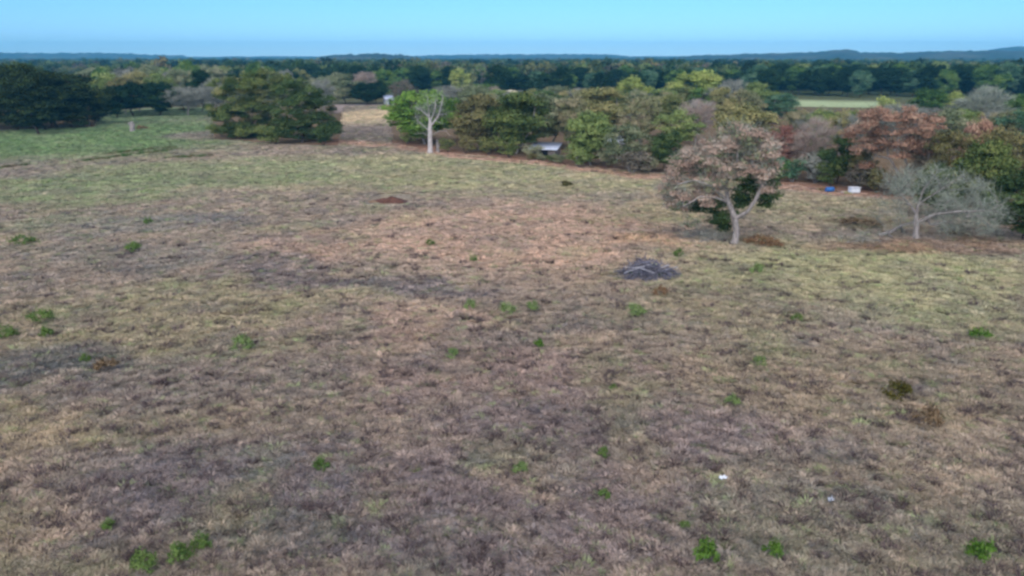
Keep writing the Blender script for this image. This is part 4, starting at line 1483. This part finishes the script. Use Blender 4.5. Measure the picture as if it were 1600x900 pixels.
# fallen log by the bare tree
a3, b3 = P(1374, 376), P(1422, 368)
c3 = (a3 + b3) / 2
lg = thing('fallen_log', 'bleached fallen log leaning up beside the silvery leafless tree', 'log', (c3[0], c3[1], gz(c3)))
La = px_size(26, math.hypot(*c3))
V, Fq = tubes([(np.array([(-La, -.2, .12), (-La * .3, 0, .42), (La * .25, .1, .95), (La, .2, 1.35)]), np.array([.18, .16, .13, .08]))], 8)
link('trunk', fast_mesh('log_trunk', V, Fq, 4, [M['bark_grey']], None, None, True), lg)
V, Fq = tubes([(np.array([(-La * .3, 0, .5), (-La * .5, -.5, .25), (-La * .4, -.9, .1)]), np.array([.12, .09, .05]))], 6)
link('branch', fast_mesh('log_branch', V, Fq, 4, [M['bark_grey']], None, None, True), lg)
V, Fq = tubes([(np.array([(La * .2, .1, .95), (La * .5, .5, .5), (La * .6, .8, .1)]), np.array([.12, .09, .06]))], 6)
link('branch', fast_mesh('log_branch2', V, Fq, 4, [M['bark_grey']], None, None, True), lg)

# shed boughs lying left of the middle tree
for (u, v, wpx, lab, sd_) in ((1086, 374, 56, 'grey fallen bough with dead twigs left of the half dead oak trunk', 41), (1112, 382, 40, 'small grey fallen branch at the foot of the half dead oak', 42), (1350, 384, 60, 'grey fallen branch on the brown grass left of the fallen log', 43), (1076, 330, 26, 'pale dead branch tip hanging to the ground left of the half dead oak', 44)):
    rr = np.random.default_rng(sd_)
    p = P(u, v)
    L = px_size(wpx, math.hypot(*p)) / 2
    t = thing('fallen_branch', lab, 'branch', (p[0], p[1], gz(p) + .05), rr.uniform(-.4, .4))
    tips = [(rr.uniform(-L, L), rr.normal(0, .6), rr.uniform(.1, .7)) for _ in range(16)]
    br = grow([[(-L, 0, .1), (0, .15, .3), (L, 0, .18)]], tips, rr, .014, .5, .1)
    V, Fq = tubes(br, 6)
    link('bough', fast_mesh('bough%d' % sd_, V, Fq, 4, [M['bark_grey']], None, None, True), t)
    twig_part('twigs', t, br, 420, .4, .012, 'grey_twigs', rr, .2, .1)


# ------------------------------------------------------------------ man-made things
def bevel_box(name, sx, sy, sz, bev, mat, parent, loc=(0, 0, 0), seg=2):
    import bmesh
    bm = bmesh.new()
    bmesh.ops.create_cube(bm, size=1.0)
    for v in bm.verts:
        v.co.x *= sx
        v.co.y *= sy
        v.co.z = (v.co.z + .5) * sz
    if bev:
        bmesh.ops.bevel(bm, geom=list(bm.edges), offset=bev, segments=seg, affect='EDGES')
    me = bpy.data.meshes.new(name)
    bm.to_mesh(me)
    bm.free()
    me.materials.append(mat)
    return link(name, me, parent, loc)


white = noise_mat('weathered white plastic', [(206, 214, 220), (228, 234, 238), (240, 244, 246)], 4, .5, .05)
bluep = noise_mat('faded blue plastic', [(40, 84, 140), (56, 108, 172), (74, 124, 182)], 4, .5, .05)
greyp = noise_mat('grey sheet', [(140, 146, 152), (164, 170, 176), (184, 188, 192)], 4, .6, .05)
shadep = noise_mat('painted doorway shade', [(18, 18, 20), (26, 26, 28), (34, 34, 36)], 4, .9, 0)  # near-black colour stands for the unlit inside of a shed
wood_ = noise_mat('weathered boards', [(92, 86, 80), (120, 112, 104), (140, 132, 122)], 3, .95, .3)
tin = noise_mat('pale sheet metal roofing', [(168, 180, 196), (196, 206, 218), (214, 222, 230)], 1.2, .42, .05, metallic=.25, spec=.5)

p = P(1334, 303)
tb = thing('storage_tank', 'white plastic tank at the wood edge right of the blue drum', 'tank', (p[0], p[1], gz(p)), .1, None, (.86, .86, .8))
bevel_box('tank_body', 1.42, 1.0, .78, .12, white, tb, (0, 0, .08), 4)
bevel_box('lid', 1.50, 1.08, .07, .02, white, tb, (0, 0, .862))
for sx in (-.5, .5):
    bevel_box('skid', .14, .95, .078, .015, wood_, tb, (sx, 0, 0))
for sx in (-.36, 0, .36):
    bevel_box('rib', .07, .05, .56, .015, white, tb, (sx, -.515, .18))

p = P(1296, 301)
dr = thing('drum', 'blue plastic drum lying at the wood edge left of the white tank', 'drum', (p[0], p[1], gz(p)), .15)
nv = 20
pts = np.array([(-.5, 0, .32), (-.47, 0, .32), (-.2, 0, .32), (-.17, 0, .32), (-.14, 0, .32), (.14, 0, .32), (.17, 0, .32), (.2, 0, .32), (.47, 0, .32), (.5, 0, .32)])
V, Fq = tubes([(pts, np.array([.26, .30, .30, .32, .30, .30, .32, .30, .30, .26]))], nv)
link('drum_body', fast_mesh('drum_body', V, Fq, 4, [bluep], None, None, True), dr)
for sx in (-.49, .49):
    V = [(sx, 0, .32)] + [(sx, math.cos(a) * .262, .32 + math.sin(a) * .262) for a in np.linspace(0, 6.2832, nv, endpoint=False)]
    link('end_cap', new_mesh('end_cap', V, [(0, 1 + j, 1 + (j + 1) % nv) for j in range(nv)], [bluep]), dr)
p = P(1284, 299)
tag(link('weed_clump', WM['orange_weed', 1], None, (p[0], p[1], gz(p)), 0, (.9, .9, .8)), 'rusty orange dead bush left of the blue drum', 'weed')
p = P(1307, 298)
tag(link('weed_clump', WM['orange_weed', 2], None, (p[0], p[1] + 1, gz(p)), 0, (.8, .8, .8)), 'rusty dead bush between the blue drum and the white tank', 'weed')
p = P(1317, 303)
sk = thing('feed_sack', 'small pale sack lying left of the white tank', 'sack', (p[0], p[1], gz(p)), .3)
bevel_box('bag', .62, .4, .2, .09, noise_mat('pale sack cloth', [(176, 164, 160), (196, 184, 180), (210, 200, 196)], 5, .95, .4), sk, (0, 0, .01), 3)
bevel_box('tied_end', .14, .16, .1, .03, greyp, sk, (.36, 0, .05), 2)


# sheds half hidden in the wood
def shed(label, u, dist, w, d, h, rot, roofmat, wallmat, name='shed'):
    p = at_dist(u, dist)
    t = thing(name, label, 'shed', (p[0], p[1], gz(p) - .05), rot)
    bevel_box('wall', w, .12, h, 0, wallmat, t, (0, d / 2, 0)).scale.z = 1.27
    for sx in (-1, 1):
        bevel_box('wall', .12, d - .13, h * .93, 0, wallmat, t, (sx * (w / 2 - .062), 0, 0))
    bevel_box('wall', w * .36, .12, h * .86, 0, wallmat, t, (-w * .32, -d / 2, 0))
    bevel_box('wall', w * .28, .12, h * .86, 0, wallmat, t, (w * .36, -d / 2, 0))
    bevel_box('doorway_shade', w * .33, .06, h * .82, 0, shadep, t, (w * .03, -d / 2 + .02, 0))  # dark sheet, no door leaf: shade of the open doorway put into its colour
    # corrugated roof panels side by side
    n = 5
    for k in range(n):
        pw_ = (w + .7) / n
        x0 = -(w + .7) / 2 + k * pw_
        V, Fs = [], []
        m = 16
        for i in range(m + 1):
            xx = x0 + pw_ * i / m * .995
            zz = .025 * math.sin(i / m * 6.2832 * 4)
            V += [(xx, -d / 2 - .5, h * .86 + zz + .06), (xx, d / 2 + .3, h * 1.35 + zz + .10)]
        for i in range(m):
            Fs.append((2 * i, 2 * i + 2, 2 * i + 3, 2 * i + 1))
        me = new_mesh('roof_panel', V, Fs, [roofmat], True)
        o = link('roof_panel', me, t, (0, 0, .012 * (k % 2)))
        sm = o.modifiers.new('thick', 'SOLIDIFY')
        sm.thickness = .006
    return t


shed('pale metal roofed shed half hidden under the wood edge trees', 853, 138, 4.4, 4.4, 1.35, -.25, tin, wood_)
shed('small tin roofed shelter glimpsed between the yellow green and grey bare trees', 962, 137, 2.2, 2.4, 2.6, .2, tin, wood_)
shed('tiny pale hut with dark doorway at the back of the dry gap', 607, 290, 3.0, 2.4, 2.4, .5, tin, greyp)

# scraps of litter in the grass
for (u, v, wpx, lab) in ((1129, 757, 10, 'small white scrap of litter in the foreground grass'), (1297, 792, 8, 'pale bluish scrap of litter right of the white one')):
    p = P(u, v)
    s = px_size(wpx, math.hypot(math.hypot(*p), CAM_H))
    rg = np.random.default_rng(int(u))
    nn = 6
    V = [((i / nn - .5) * s, (j / nn - .5) * s * .8, .16 + float(rg.uniform(0, .1)) + .06 * math.sin(i * 1.3) * math.cos(j * 1.1)) for j in range(nn + 1) for i in range(nn + 1)]
    Fs = [(j * (nn + 1) + i, j * (nn + 1) + i + 1, (j + 1) * (nn + 1) + i + 1, (j + 1) * (nn + 1) + i) for j in range(nn) for i in range(nn)]
    o = tag(link('paper_scrap', new_mesh('paper_scrap', V, Fs, [white if u < 1200 else greyp], False), None, (p[0], p[1], gz(p) + .02), .4), lab, 'litter')
    sm = o.modifiers.new('thick', 'SOLIDIFY')
    sm.thickness = .004
